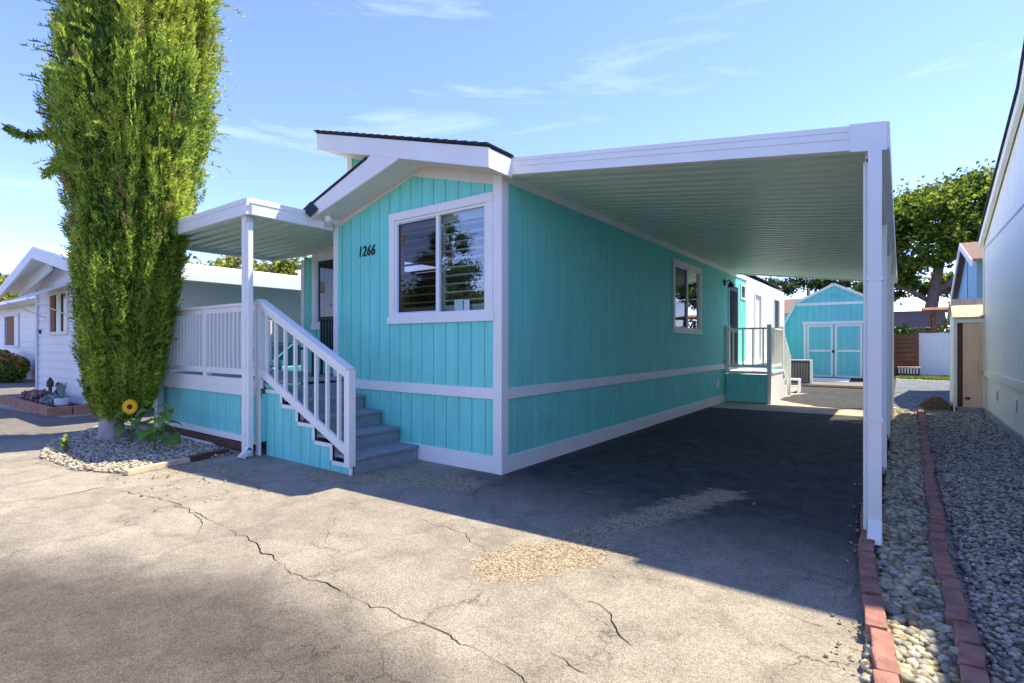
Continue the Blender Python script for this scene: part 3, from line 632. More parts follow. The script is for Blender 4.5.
def window(parent, name, axis, c, u0, u1, z0, z1, cas=.10, apron=True, glass=('window_glass','window_glass'), out=-1, screen=True, mat='white_trim'):
    """sliding window: outer casing, sash frames, two panes"""
    def bx(mb, a, b, d0, d1, s, e):
        lo, hi = sorted((c+out*d0, c+out*d1))
        if axis == 'y': mb.box(a, b, lo, hi, s, e)
        else: mb.box(lo, hi, a, b, s, e)
        return mb
    mb = MB()
    bx(mb, u0-cas, u0, .013, .038, z0, z1); bx(mb, u1, u1+cas, .013, .038, z0, z1)
    bx(mb, u0-cas, u1+cas, .013, .042, z1, z1+cas)
    bx(mb, u0-cas-.03, u1+cas+.02, .013, .046, z0-cas, z0)
    W = mb.build(name, mat, parent, bevel=.004)
    mb = MB(); f = .032
    for a, b, s, e in ((u0,u1,z0,z0+f),(u0,u1,z1-f,z1),(u0,u0+f,z0+f,z1-f),(u1-f,u1,z0+f,z1-f)): bx(mb, a, b, -.05, .02, s, e)
    m = (u0+u1)/2; bx(mb, m-.022, m+.022, -.03, .018, z0+f, z1-f); mb.build('sash', 'white_metal', W, bevel=.003)
    mb = MB(); bx(mb, u0+f, m-.022, -.018, -.014, z0+f, z1-f); mb.build('pane', glass[0], W)
    mb = MB(); bx(mb, m+.022, u1-f, -.012, -.008, z0+f, z1-f); mb.build('pane', glass[1], W)
    if screen:
        mb = MB(); q = .018
        for a, b, s, e in ((u0+f,m-.022,z0+f,z0+f+q),(u0+f,m-.022,z1-f-q,z1-f),(u0+f,u0+f+q,z0+f+q,z1-f-q),(m-.022-q,m-.022,z0+f+q,z1-f-q)): bx(mb, a, b, -.006, .008, s, e)
        mb.build('screen_frame', 'blue_grey_trim', W)
    return W
W = window(H, 'front_window', 'y', 0, *WIN, glass=('screened_glass','window_glass'))
def shutters(W, u0, u1, y, z0, z1, n):
    mb = MB(); st = .05
    m = (u0+u1)/2
    for a, b in ((u0,m),(m,u1)):
        mb.box(a,a+st,y,y+.03,z0,z1); mb.box(b-st,b,y,y+.03,z0,z1); mb.box(a+st,b-st,y,y+.03,z0,z0+.1); mb.box(a+st,b-st,y,y+.03,z1-.12,z1)
        for k in range(n):
            z = z0+.15+(z1-z0-.32)*k/(n-1)
            mb.hexa([(a+st,y-.028,z+.000),(b-st,y-.028,z+.000),(b-st,y+.028,z-.006),(a+st,y+.028,z-.006)], [(a+st,y-.028,z+.012),(b-st,y-.028,z+.012),(b-st,y+.028,z+.006),(a+st,y+.028,z+.006)])
    mb.build('shutter', 'blind', W)
shutters(W, -1.73, -.21, .06, 1.82, 3.04, 10)
mb = MB().box(-.72,-.58,.012,.015,1.84,1.98); mb.box(-.565,-.48,.010,.013,1.84,1.97); mb.build('paper_note', 'paper', W)
cl = thing('ceiling_lamp', 'warm glowing globe lamp inside behind the front window', 'lamp', (-.95,1.2,2.62))
mb = MB().lathe([(.002,2.62),(.05,2.63),(.07,2.68),(.06,2.74),(.03,2.77)], -.95, 1.2); mb.build('globe', 'lamp_glow', cl, smooth=True)
mb = MB().lathe([(.002,2.62),(.05,2.63),(.07,2.68),(.06,2.74),(.03,2.77)], -.75, 1.25); mb.build('globe', 'lamp_glow', cl, smooth=True)
mb = MB().tube([(-.95,1.2,2.77),(-.85,1.22,2.86),(-.75,1.25,2.77)], .01); mb.tube([(-.85,1.22,2.86),(-.85,1.22,3.25)], .01); mb.build('stem', 'dark_metal', cl)
W2 = window(H, 'side_window', 'x', 0, *SW, glass=('screened_glass','reflective_glass'), out=1, cas=.09)
mb = MB()
for k in range(26): mb.box(-.11,-.07, 5.54+.0, 7.06, 1.8+k*.047, 1.804+k*.047)
mb.build('blinds', 'dark_metal', W2)
W3 = window(H, 'wing_window', 'y', .9, *RW, glass=('screened_glass','window_glass'), cas=.09)
mb = MB()
u = -4.88
while u < -3.78:
    mb.prism([(u,1.02,1.82),(u+.05,.99,1.82),(u+.1,1.02,1.82),(u+.1,1.03,1.82),(u+.05,1.0,1.82),(u,1.03,1.82)], (0,0,1.14)); u += .1
mb.build('curtain', 'curtain', W3)
# small high window, dark security door
mb = MB(); mb.box(.009,.03,10.78,10.85,2.70,3.12); mb.box(.009,.03,11.25,11.32,2.70,3.12); mb.box(.009,.03,10.85,11.25,3.06,3.12); mb.box(.009,.03,10.85,11.25,2.69,2.75)
sw = mb.build('high_window', 'white_trim', H, bevel=.003); MB().box(-.03,-.02,10.85,11.25,2.75,3.06).build('pane', 'screen_glass', sw)
mb = MB(); mb.box(-.02,.02,9.55,10.45,.80,2.97); dr = mb.build('security_door', 'black_paint', H, bevel=.004)
mb = MB()
for k in range(9): mb.box(.02,.03,9.66+k*.085,9.675+k*.085,.95,2.85)
mb.box(.02,.035,9.6,10.4,1.75,1.82); mb.build('grille', 'dark_metal', dr)
MB().lathe([(.03,1.78),(.035,1.80),(.03,1.83)], .06, 9.65, 10).build('handle', 'chrome', dr)
mb = MB(); 
for a in (9.47,10.45): mb.box(.009,.03,a,a+.08,.8,3.05)
mb.box(.009,.03,9.55,10.45,2.97,3.05); mb.build('door_trim', 'aqua_deck', H)
mb = MB().box(.009,.05,9.05,9.17,2.92,3.06); mb.tube([(.05,9.11,3.0),(.14,9.11,3.05),(.17,9.11,2.98)], .012); mb.lathe([(.02,3.0),(.07,2.92),(.075,2.86),(.0,2.86)], .17, 9.11, 10); mb.build('porch_lamp', 'dark_metal', H)
# vents, outlet
for (a, b, s, e) in vents:
    mb = MB().box(-.004,.006,a,b,s,e)
    for k in range(4): mb.box(.006,.012,a+.02,b-.02,s+.025+k*.04,s+.04+k*.04)
    mb.build('skirting_vent', 'aqua', H)
mb = MB().box(-.003,.03,8.45,8.6,.40,.60); mb.build('outlet_box', 'white_trim', H, bevel=.006)
# house number, thin cut-out digits
cu = bpy.data.curves.new('n', 'FONT'); cu.body = '1266'; cu.size = .20; cu.extrude = .004; cu.shear = .22; cu.space_character = 1.12; cu.offset = .0015
to = bpy.data.objects.new('n', cu); COL.objects.link(to); bpy.context.view_layer.update()
me = bpy.data.meshes.new_from_object(to.evaluated_get(bpy.context.evaluated_depsgraph_get())); bpy.data.objects.remove(to)
vs = np.array([v.co[:] for v in me.vertices]); mb = MB()
x0 = vs[:,0].min(); sc = .33/(vs[:,0].max()-x0)
mb.add([(-2.47+(p[0]-x0)*sc, -.022-p[2], 2.66+p[1]) for p in vs], [tuple(p.vertices) for p in me.polygons]); mb.build('house_number', 'black_paint', H, label='black slanted house number 1266')
# security light with small solar panel at the left eave
SLt = thing('security_light', 'white twin security light with small dark solar panel at the left eave', 'light', (-2.95,-.2,3.2))
mb = MB().bar((-3.03,-.47,3.36),(-2.87,-.47,3.24),.16,.018,up=(.35,-.9,.3)); mb.build('solar_panel', 'screen_glass', SLt)
mb = MB().box(-2.99,-2.91,-.1,-.02,3.16,3.24); mb.tube([(-2.95,-.1,3.2),(-3.0,-.2,3.17)], .035,10); mb.tube([(-2.95,-.1,3.2),(-2.86,-.22,3.2)], .035,10); mb.build('bracket', 'white_metal', SLt)
MB().lathe([(.0,3.10),(.05,3.12),(.06,3.17),(.04,3.22),(0,3.23)], -3.02, -.24, 12).build('lamp_head', 'white_metal', SLt, smooth=True)
MB().lathe([(.0,3.14),(.05,3.155),(.055,3.2),(.04,3.24),(0,3.25)], -2.84, -.26, 12).build('lamp_head', 'white_metal', SLt, smooth=True)

# ------------------------------------------------------------------ carport
C = thing('carport', 'white metal carport with ribbed roof over the driveway beside aqua home', 'carport', (1.8, 5.3, 0))
YR = 10.3
zc = lambda x: 3.35-.137*x      # underside
mb = MB(); y = .06; prof = []
while y < YR-.02:
    prof += [(y,0),(y+.12,0),(y+.13,.055),(y+.185,.055),(y+.195,0)]; y += .20
prof = [(a, h) for a, h in prof if a < YR-.01]
vs = []; 
for a, h in prof: vs += [(.035,a,zc(.035)+h),(3.42,a,zc(3.42)+h)]
fs = [(2*i,2*i+1,2*i+3,2*i+2) for i in range(len(prof)-1)]
mb.add(vs, fs); mb.build('ribbed_ceiling', 'soffit_metal', C)
mb = MB(); mb.hexa([(.03,.06,zc(.03)+.06),(3.44,.06,zc(3.44)+.06),(3.44,YR-.04,zc(3.44)+.06),(.03,YR-.04,zc(.03)+.06)], [(.03,.06,zc(.03)+.085),(3.44,.06,zc(3.44)+.085),(3.44,YR-.04,zc(3.44)+.085),(.03,YR-.04,zc(.03)+.085)]); mb.build('roof_sheet', 'white_metal', C)
mb = MB()
mb.hexa([(.02,-.03,zc(.02)-.035),(3.48,-.03,zc(3.48)-.03),(3.48,.05,zc(3.48)-.03),(.02,.05,zc(.02)-.035)], [(.02,-.03,zc(.02)+.15),(3.48,-.03,zc(3.48)+.155),(3.48,.05,zc(3.48)+.155),(.02,.05,zc(.02)+.15)])
for k in (.055,.11): mb.hexa([(.02,-.036,zc(.02)+k-.003),(3.26,-.036,zc(3.26)+k-.003),(3.26,-.03,zc(3.26)+k-.003),(.02,-.03,zc(.02)+k-.003)], [(.02,-.036,zc(.02)+k+.003),(3.26,-.036,zc(3.26)+k+.003),(3.26,-.03,zc(3.26)+k+.003),(.02,-.03,zc(.02)+k+.003)])
mb.hexa([(3.26,-.045,zc(3.26)-.045),(3.485,-.045,zc(3.485)-.045),(3.485,-.03,zc(3.485)-.045),(3.26,-.03,zc(3.26)-.045)], [(3.26,-.045,zc(3.26)+.16),(3.485,-.045,zc(3.485)+.16),(3.485,-.03,zc(3.485)+.16),(3.26,-.03,zc(3.26)+.16)])
mb.build('front_fascia', 'white_metal', C, bevel=.004)
MB().box(3.36,3.45,-.035,.10,zc(3.4)-.105,zc(3.4)-.093).build('rust_bracket','fence_wood',C)
mb = MB(); mb.box(3.44,3.50,-.03,YR,zc(3.44)-.035,zc(3.44)+.155); mb.build('side_gutter', 'white_metal', C, bevel=.005)
mb = MB(); mb.hexa([(.03,YR-.05,zc(.03)-.03),(3.44,YR-.05,zc(3.44)-.03),(3.44,YR,zc(3.44)-.03),(.03,YR,zc(.03)-.03)], [(.03,YR-.05,zc(.03)+.14),(3.44,YR-.05,zc(3.44)+.14),(3.44,YR,zc(3.44)+.14),(.03,YR,zc(.03)+.14)]); mb.build('rear_fascia', 'white_metal', C)
mb = MB(); mb.box(3.35,3.44,.05,YR-.05,zc(3.4)-.10,zc(3.4)-.01); mb.build('side_beam', 'white_metal', C)
for y in (.05,2.6,5.15,7.7,10.1):
    mb = MB(); mb.box(3.36,3.44,y-.045,y+.045,0,zc(3.4)-.10); mb.box(3.34,3.36,y-.03,y+.03,.0,zc(3.4)-.10); mb.box(3.33,3.47,y-.06,y+.06,.0,.012); mb.build('post', 'white_metal', C, bevel=.006)
# downspout in front of the first post: open tube
mb = MB()
def opentube(mb, x0, x1, y0, y1, z0, z1, t=.006):
    mb.box(x0,x1,y0,y0+t,z0,z1); mb.box(x0,x1,y1-t,y1,z0,z1); mb.box(x0,x0+t,y0+t,y1-t,z0,z1); mb.box(x1-t,x1,y0+t,y1-t,z0,z1)
# leans forward at its foot
def lean(mb, a, b, w, dpt):
    opentube(mb, a[0]-w/2, a[0]+w/2, a[1]-dpt/2, a[1]+dpt/2, b[2], a[2])
opentube(mb, 3.375,3.455,-.10,-.03,.16,zc(3.4)-.05)
mb.hexa([(3.37,-.20,.06),(3.46,-.20,.06),(3.46,-.195,.06),(3.37,-.195,.06)], [(3.37,-.105,.20),(3.46,-.105,.20),(3.46,-.10,.20),(3.37,-.10,.20)])
mb.hexa([(3.37,-.115,.02),(3.46,-.115,.02),(3.46,-.11,.02),(3.37,-.11,.02)], [(3.37,-.035,.16),(3.46,-.035,.16),(3.46,-.03,.16),(3.37,-.03,.16)])
for xx in (3.37,3.455): mb.hexa([(xx,-.20,.06),(xx+.005,-.20,.06),(xx+.005,-.11,.02),(xx,-.11,.02)], [(xx,-.105,.20),(xx+.005,-.105,.20),(xx+.005,-.03,.17),(xx,-.03,.17)])
for z in (.9,1.9): mb.box(3.365,3.465,-.104,-.02,z,z+.03)
mb.build('downspout', 'white_metal', C)

# ------------------------------------------------------------------ front deck
D = thing('front_deck', 'raised aqua front deck with white railing, grey steps and flat metal roof', 'deck', (-4.6,-.4,0))
DX0, DX1, DY0, DY1 = -6.3, -3.1, -1.08, .85
ZD = .95
mb = MB(); mb.box(DX0+.02,DX1+.0,DY0+.03,DY1,ZD-.03,ZD); mb.box(DX1,-3.08,-1.02,-.05,ZD-.03,ZD); mb.build('platform', 'grey_tread', D)
mb = MB(); mb.box(DX0,DX1,DY0-.005,DY0+.03,.87,.985); mb.box(DX0,DX1,DY0-.015,DY0-.005,.76,.87); mb.box(DX0,DX0+.03,DY0+.03,DY1,.76,.985); mb.build('rim_board', 'white_trim', D, bevel=.004)
mb = MB(); siding(mb, 'y', DY0+.03, DX0+.02, DX1, .18, [(DX0+.02,.80),(DX1,.80)], .1, gap=.006); mb.build('skirting', 'aqua_deck', D)
mb = MB(); mb.box(DX0+.03,DX1-.12,DY0-.008,DY0+.018,.13,.215); mb.box(DX1-.12,DX1-.03,DY0-.012,DY0+.018,.0,.76); mb.build('base_board', 'white_trim', D, bevel=.004)
mb = MB(); mb.box(DX0+.05,-3.5,DY0-.03,DY0+.03,-.0,.12); mb.build('ground_board', 'brown_wood', D)
mb = MB(); mb.box(-5.5,-4.3,DY0-.10,DY0-.05,-.0,.04); mb.build('loose_strip', 'white_trim', D)
# deck roof
RX0, RX1, RY0, RY1 = -6.3, -3.05, -1.27, .86
mb = MB(); y = RY0+.05; prof = []
while y < RY1-.02: prof += [(y,0),(y+.12,0),(y+.13,.045),(y+.19,.045),(y+.20,0)]; y += .20
prof = [(a, h) for a, h in prof if a < RY1-.01]; vs = []
for a, h in prof: vs += [(RX0+.03,a,3.12+h),(RX1-.03,a,3.12+h)]
mb.add(vs, [(2*i,2*i+1,2*i+3,2*i+2) for i in range(len(prof)-1)]); dro = mb.build('porch_roof', 'soffit_metal', D)
mb = MB().box(RX0+.03,RX1-.03,RY0+.03,RY1-.02,3.18,3.2); mb.build('roof_sheet', 'white_metal', dro)
mb = MB()
mb.box(RX0,RX1,RY0-.03,RY0+.03,3.085,3.285); mb.box(RX1-.03,RX1+.03,RY0+.03,-.06,3.085,3.285); mb.box(RX0-.0,RX0+.05,RY0+.03,RY1,3.06,3.285); mb.box(RX0,RX1,RY1-.03,RY1,3.06,3.2)
mb.box(RX0,RX1+.03,RY0-.038,RY0-.03,3.225,3.29); mb.box(RX1+.03,RX1+.038,RY0,-.06,3.225,3.29)
mb.build('roof_edge', 'white_metal', dro, bevel=.004)
for (px, py) in ((-3.22,-1.2),(-6.25,-1.12)):
    mb = MB(); s = .05; mb.box(px-s,px+s,py-s,py+s,0,3.10); mb.build('roof_post', 'white_metal', D, bevel=.006)
mb = MB(); opentube(mb,-3.15,-3.09,-1.25,-1.19,.10,3.0); mb.hexa([(-3.15,-1.36,.03),(-3.09,-1.36,.03),(-3.09,-1.30,.0),(-3.15,-1.30,.0)],[(-3.15,-1.25,.14),(-3.09,-1.25,.14),(-3.09,-1.19,.10),(-3.15,-1.19,.10)]); mb.build('downspout', 'white_metal', D)
# railing
def railing(a, b, z0a, z0b, h, n, posts, parent, name='railing', mw=.035, gapz=.12):
    """a,b xy; z0 rail foot heights at both ends"""
    a = Vector((a[0],a[1],0)); b = Vector((b[0],b[1],0)); Z = Vector((0,0,1))
    mb = MB(); mb.bar(a+Z*(z0a+h), b+Z*(z0b+h), .085, .04); mb.bar(a+Z*(z0a+h-.06), b+Z*(z0b+h-.06), .035, .075)
    top = mb.build(name, 'white_trim', parent, bevel=.004)
    mb = MB(); mb.bar(a+Z*(z0a+gapz), b+Z*(z0b+gapz), .04, .085); mb.build('bottom_rail', 'white_trim', top, bevel=.004)
    for k in range(n):
        t = (k+.5)/n; p = a.lerp(b, t); z0 = z0a+(z0b-z0a)*t
        MB().box(p.x-mw/2,p.x+mw/2,p.y-mw/2,p.y+mw/2,z0+gapz+.04,z0+h-.095).build('baluster', 'white_trim', top)
    for t in posts:
        p = a.lerp(b, t); z0 = z0a+(z0b-z0a)*t
        MB().box(p.x-.045,p.x+.045,p.y-.045,p.y+.045,z0-.02,z0+h-.02).build('rail_post', 'white_trim', parent, bevel=.004)
    return top
railing((-6.2,-1.03), (-3.27,-1.03), ZD, ZD, 1.04, 25, (.0,.5), D)
railing((-6.24,-1.0), (-6.24,.85), ZD, ZD, 1.04, 13, (), D)
MB().box(-3.27,-3.17,-1.08,-.98,.95,2.03).build('newel_post', 'white_trim', D, bevel=.005)
# steps down toward +x
ST = MB(); nst = 5; run = .352; rise = .19
xs = -1.30
steps = []
for i in range(nst-1):
    xf = xs-run*i; zt = rise*(i+1)
    tr = MB().box(xf-run-.03, xf+.025, -.98, -.035, zt-.035, zt).build('stair_tread', 'grey_tread', D, bevel=.004)
    MB().box(xf-.03, xf, -.97, -.04, max(.0, zt-rise), zt-.035).build('riser', 'grey_tread', tr)
MB().box(xs-run*4-.03, xs-run*4, -.97, -.04, rise*4, .92).build('riser', 'grey_tread', D)
MB().box(-3.12, xs-run*4+.025, -1.0, -.05, .951, .985).build('landing_nosing', 'grey_tread', D, bevel=.004)
# stair side: saw-tooth aqua skirting and white trim
poly = [(-3.1,-1.0,.0),(xs,-1.0,0),(xs,-1.0,rise-.06)]
for i in range(nst-1):
    xf = xs-run*i
    poly += [(xf-run+.0,-1.0,rise*(i+1)-.06),(xf-run,-1.0,rise*(i+2)-.06)]
poly = [p for p in poly]; poly[-1] = (xs-run*4,-1.0,.80); poly += [(-3.1,-1.0,.80)]
prf = sorted([(p[0], p[2]) for p in poly if p[2] > 0])
def ztop(u):
    i = int((xs-u-1e-6)//run); return min(.88, rise*(i+1)-.07) if i < 4 else .86
mb = MB(); grs = [-3.1+.2*k for k in range(0,10)]+[xs-run*i for i in range(5)]+[xs]
grs = sorted(set(round(q,4) for q in grs if -3.1 <= q <= xs))
for a_, b_ in zip(grs[:-1], grs[1:]):
    zt = ztop((a_+b_)/2); isg = lambda q: abs(((q+3.1)/.2)-round((q+3.1)/.2)) < .01
    mb.box(a_+(.006 if isg(a_) else 0), b_-(.006 if isg(b_) else 0), -1.012, -1.002, .0, zt); mb.box(a_, b_, -1.002, -.985, 0, zt)
mb.build('stair_side', 'aqua_deck', D)
mb = MB()
for i in range(5):
    xf = xs-run*i; zt = rise*(i+1)-.07 if i < 4 else .86
    z_lo = rise*i-.07 if i else 0
    xl = xf-run if i < 4 else -3.1
    mb.box(xl-(.0), xf-.0, -1.022, -.98, zt-.045, zt)                                # horizontal
    mb.box(xf-.045, xf, -1.0215, -.9805, z_lo if i else 0, zt-.045)                    # vertical
mb.build('stair_trim', 'white_trim', D)
# stair rail
MB().box(-1.36,-1.27,-1.075,-.985,.10,1.16).build('newel_post', 'white_trim', D, bevel=.005)
a = Vector((-3.20,-1.03,0)); b = Vector((-1.31,-1.03,0)); Z = Vector((0,0,1))
mb = MB(); mb.bar(a+Z*2.02, b+Z*1.16, .12, .045); mb.bar(a+Z*1.955, b+Z*1.095, .04, .09); hr = mb.build('stair_rail', 'white_trim', D, bevel=.004)
mb = MB(); mb.bar(a+Z*1.09, b+Z*.24, .04, .10); mb.build('bottom_rail', 'white_trim', hr, bevel=.004)
for k in range(8):
    t = (k+.7)/8.6; p = a.lerp(b, t); MB().box(p.x-.018,p.x+.018,p.y-.018,p.y+.018,1.09+(.24-1.09)*t+.03,1.955+(1.095-1.955)*t-.03).build('baluster', 'white_trim', hr)
# wall rail on the house side and a low dark planter box up on the deck
BX = thing('deck_chair', 'dark metal patio chair standing on the deck behind the railing', 'chair', (-3.9,.25,.95))
MB().box(-4.15,-3.65,.0,.5,1.36,1.40).build('seat', 'dark_metal', BX, bevel=.01)
mb = MB()
for k in range(7): mb.box(-4.15+k*.077,-4.12+k*.077,.47,.50,1.40,1.85)
mb.box(-4.17,-3.63,.465,.505,1.85,1.9); mb.build('backrest', 'dark_metal', BX)
for px in (-4.13,-3.69):
    for py in (.02,.46): MB().box(px,px+.03,py,py+.03,.95,1.36).build('leg', 'dark_metal', BX)

# ------------------------------------------------------------------ side porch at the back door
E2 = thing('side_porch', 'small aqua entry porch with white railing at the dark back door', 'porch', (.6,9.8,0))
mb = MB(); siding(mb, 'y', 9.22, .03, 1.05, .02, [(.03,.70),(1.05,.70)], .1, gap=.006); mb.build('front_panel', 'aqua_deck', E2)
mb = MB(); mb.box(1.03,1.05,9.225,10.9,0,.72); mb.build('side_panel', 'white_trim', E2)
mb = MB(); mb.box(.99,1.065,9.195,9.215,0,.72); mb.box(.03,1.07,9.18,10.9,.72,.78); mb.build('platform', 'white_trim', E2, bevel=.004)
mb = MB(); Z=Vector((0,0,1))
def rail2(a, b, za, zb, n, h=1.05):
    A = Vector((*a,0)); B = Vector((*b,0)); mb = MB(); mb.bar(A+Z*(za+h),B+Z*(zb+h),.06,.04); r_ = mb.build('porch_railing','white_trim',E2)
    mb = MB(); mb.bar(A+Z*(za+.13),B+Z*(zb+.13),.03,.07); mb.build('bottom_rail','white_trim',r_)
    for k in range(n):
        t = (k+.5)/n; p = A.lerp(B,t); z0 = za+(zb-za)*t; MB().box(p.x-.015,p.x+.015,p.y-.015,p.y+.015,z0+.165,z0+h-.02).build('baluster','white_trim',r_)
rail2((.08,9.24),(1.0,9.24),.78,.78,4); rail2((1.02,9.24),(1.02,10.9),.78,.78,8); rail2((1.02,10.9),(1.02,12.0),.78,.12,6)
for p in ((.07,9.24,.78),(1.02,9.24,.78),(1.02,10.9,.78),(1.02,12.02,0)): MB().box(p[0]-.045,p[0]+.045,p[1]-.045,p[1]+.045,p[2],p[2]+1.14).build('rail_post','white_trim',E2,bevel=.004)
for i in range(4): MB().box(.1,1.0,10.9+i*.28,11.2+i*.28,0,.62-i*.17).build('step','white_trim',E2)

# ------------------------------------------------------------------ step stool, AC unit
T = thing('step_stool', 'small white step stool standing on concrete near the back porch', 'step stool', (.93,13.2,0))
MB().box(.72,1.14,13.0,13.35,.36,.41).build('top','white_trim',T,bevel=.006)
MB().box(.72,1.14,12.8,13.0,.18,.22).build('step','white_trim',T,bevel=.006)
for x in (.72,1.11): MB().box(x,x+.03,12.8,13.35,0,.18).box(x,x+.03,13.0,13.35,.18,.36).build('side','white_trim',T)
A = thing('air_conditioner', 'grey louvred air conditioner unit beside the aqua shed doors', 'air conditioner', (.75,16.2,0))
MB().box(.36,1.06,15.85,16.55,.06,.86).build('casing','dark_metal',A,bevel=.02)
mb = MB()
for k in range(14): mb.box(.38+k*.048,.395+k*.048,15.83,15.85,.1,.8)
mb.build('louvres','concrete_block',A); MB().box(.34,1.08,15.83,16.57,.86,.90).build('lid','concrete_block',A,bevel=.01); MB().box(.32,1.1,15.8,16.6,0,.06).build('pad','concrete_block',A)
MB().box(1.08,1.16,15.8,15.86,.1,.9).build('pipe_cover','white_trim',A)

# ------------------------------------------------------------------ aqua barn shed
B = thing('barn_shed', 'aqua gambrel roof garden shed with white double doors at driveway end', 'shed', (1.55,20,0))
SY = 18.5
gp = [(-.15,.1),(-.15,2.2),(.28,3.05),(1.55,3.70),(2.82,3.05),(3.25,2.2),(3.25,.1)]
mb = MB(); top = [(-.15,2.2),(.28,3.05),(1.55,3.70),(2.82,3.05),(3.25,2.2)]
siding(mb,'y',SY,-.15,3.25,.18,top,.203,gap=.014,th=.014); mb.box(-.15,-.1,SY+.05,22,.18,2.2); mb.box(3.2,3.25,SY+.05,22,.18,2.2); mb.build('walls','aqua_shed',B)
MB().box(-.1,3.2,SY,22,.0,.18).build('skid_base','hole_dark',B)
mb = MB()
for (a,b_) in zip(top[:-1],top[1:]):
    mb.hexa([(a[0],SY-.06,a[1]),(b_[0],SY-.06,b_[1]),(b_[0],22,b_[1]),(a[0],22,a[1])],[(a[0]*1.0+(a[0]-1.55)*.02,SY-.06,a[1]+.05),(b_[0]+(b_[0]-1.55)*.02,SY-.06,b_[1]+.05),(b_[0]+(b_[0]-1.55)*.02,22,b_[1]+.05),(a[0]+(a[0]-1.55)*.02,22,a[1]+.05)])
mb.build('roof','brown_shingle',B)
mb = MB()
for (a,b_) in zip(top[:-1],top[1:]): mb.bar((a[0],SY-.05,a[1]),(b_[0],SY-.05,b_[1]),.07,.09)
mb.bar((-.13,SY-.03,2.2),(-.13,SY-.03,.18),.03,.07,up=(1,0,0)); mb.bar((3.23,SY-.03,2.2),(3.23,SY-.03,.18),.03,.07,up=(1,0,0))
mb.box(.3,2.8,SY-.04,SY-.014,2.93,3.03); mb.build('trim','white_trim',B)
for s,(x0,x1) in enumerate(((.66,1.52),(1.58,2.44))):
    mb = MB(); siding(mb,'y',SY-.02,x0,x1,.20,[(x0,2.18),(x1,2.18)],.203,gap=.012); dd = mb.build('door','aqua_shed',B)
    mb = MB(); f=.07
    mb.box(x0,x0+f,SY-.05,SY-.03,.2,2.18); mb.box(x1-f,x1,SY-.05,SY-.03,.2,2.18)
    for z in (.2,1.16,2.11): mb.box(x0+f,x1-f,SY-.05,SY-.03,z,z+f)
    mb.build('door_trim','white_trim',dd)
    if s==0: MB().box(1.49,1.56,SY-.09,SY-.05,1.12,1.22).build('handle','dark_metal',dd)
mb = MB(); mb.box(.54,.64,SY-.04,SY-.012,.18,2.2); mb.box(2.46,2.56,SY-.04,SY-.012,.18,2.2); mb.box(.5,2.6,SY-.05,SY-.012,2.2,2.31); mb.build('door_frame','white_trim',B)
mb = MB()
for k in range(3): 
    x=1.32+k*.16
    for j in range(4): mb.box(x,x+.13,SY-.03,SY-.015,3.22+j*.035,3.24+j*.035)
mb.build('gable_vent','aqua_deck',B)
P2 = MB()
y = 15.5
while y < 18.2: P2.box(.3,3.3,y,y+.125,.03,.10); y += .14
pf = tag(P2.build('boardwalk','deck_wood'),'weathered wooden plank platform in front of the aqua shed','platform')
mb = MB().hexa([(.85,17.2,.105),(2.1,17.2,.105),(2.1,18.2,.16),(.85,18.2,.16)],[(.85,17.2,.125),(2.1,17.2,.125),(2.1,18.2,.18),(.85,18.2,.18)]); tag(mb.build('ramp_mat','white_trim'),'pale mat lying on planks below the aqua shed doors','mat')

# ------------------------------------------------------------------ right neighbour
Nn = thing('neighbour_home', 'pale mint neighbour home wall with dark roof edge along the gravel', 'mobile home', (8.5,4,0))
XN = 4.97
slope=.29; zn = lambda y: 3.61+(9.97-y)*slope
mb = MB()
# gable facing -x, unseen near peak and step shaped to cast shade : built from columns, out=-1 in x
def sidingx(mb, c, u0, u1, zb, zt, pitch, gap=.01, th=.008):
    n0 = len(mb.v); siding(mb,'x',0,u0,u1,zb,zt,pitch,gap=gap,th=th,out=1)
    for i in range(n0,len(mb.v)): x,y,z = mb.v[i]; mb.v[i] = (c-x,y,z)
    # mirrored: flip faces of the new boxes
    for k,f in enumerate(mb.f):
        if min(f) >= n0: mb.f[k] = f[::-1]
sidingx(mb,XN,1.75,9.97,.90,[(1.75,7.49),(5.4,zn(5.4)-.02),(9.97,3.59)],.24); mb.build('siding','mint_siding',Nn)
mb = MB(); sidingx(mb,XN+.02,-7,9.97,.10,[(-7,.80),(9.97,.80)],.24); mb.build('skirting','mint_siding',Nn)
mb = MB(); sidingx(mb,XN,-7,1.75,.90,[(-7,2.55),(1.75,3.38)],.24); mb.build('low_siding','mint_siding',Nn)
mb = MB(); mb.box(XN-.03,XN+.02,-7,9.99,.79,.91); mb.build('belt_trim','mint_siding',Nn,bevel=.004)
mb = MB(); mb.box(XN-.024,XN+.02,5,9.97,3.40,3.43); mb.build('gable_flashing','blue_grey_trim',Nn)
mb = MB(); mb.box(XN-.03,XN+.01,9.93,10.02,.0,3.6); mb.build('corner_trim','mint_siding',Nn)
mb = MB(); mb.box(XN-.03,XN+.06,-7,10.0,0,.12); mb.build('footing','concrete_block',Nn)
mb = MB(); mb.box(XN+.06,12,9.9,9.97,.1,3.5); mb.box(XN+.06,12,1.75,1.8,.1,7.45); mb.box(XN+.06,12,-7,-6.95,.1,2.4); mb.build('end_wall','mint_siding',Nn)
mb = MB()
def roofY(y0,z0,y1,z1,th,xa,xb): mb.hexa([(xa,y0,z0-th),(xb,y0,z0-th),(xb,y1,z1-th),(xa,y1,z1-th)],[(xa,y0,z0),(xb,y0,z0),(xb,y1,z1),(xa,y1,z1)])
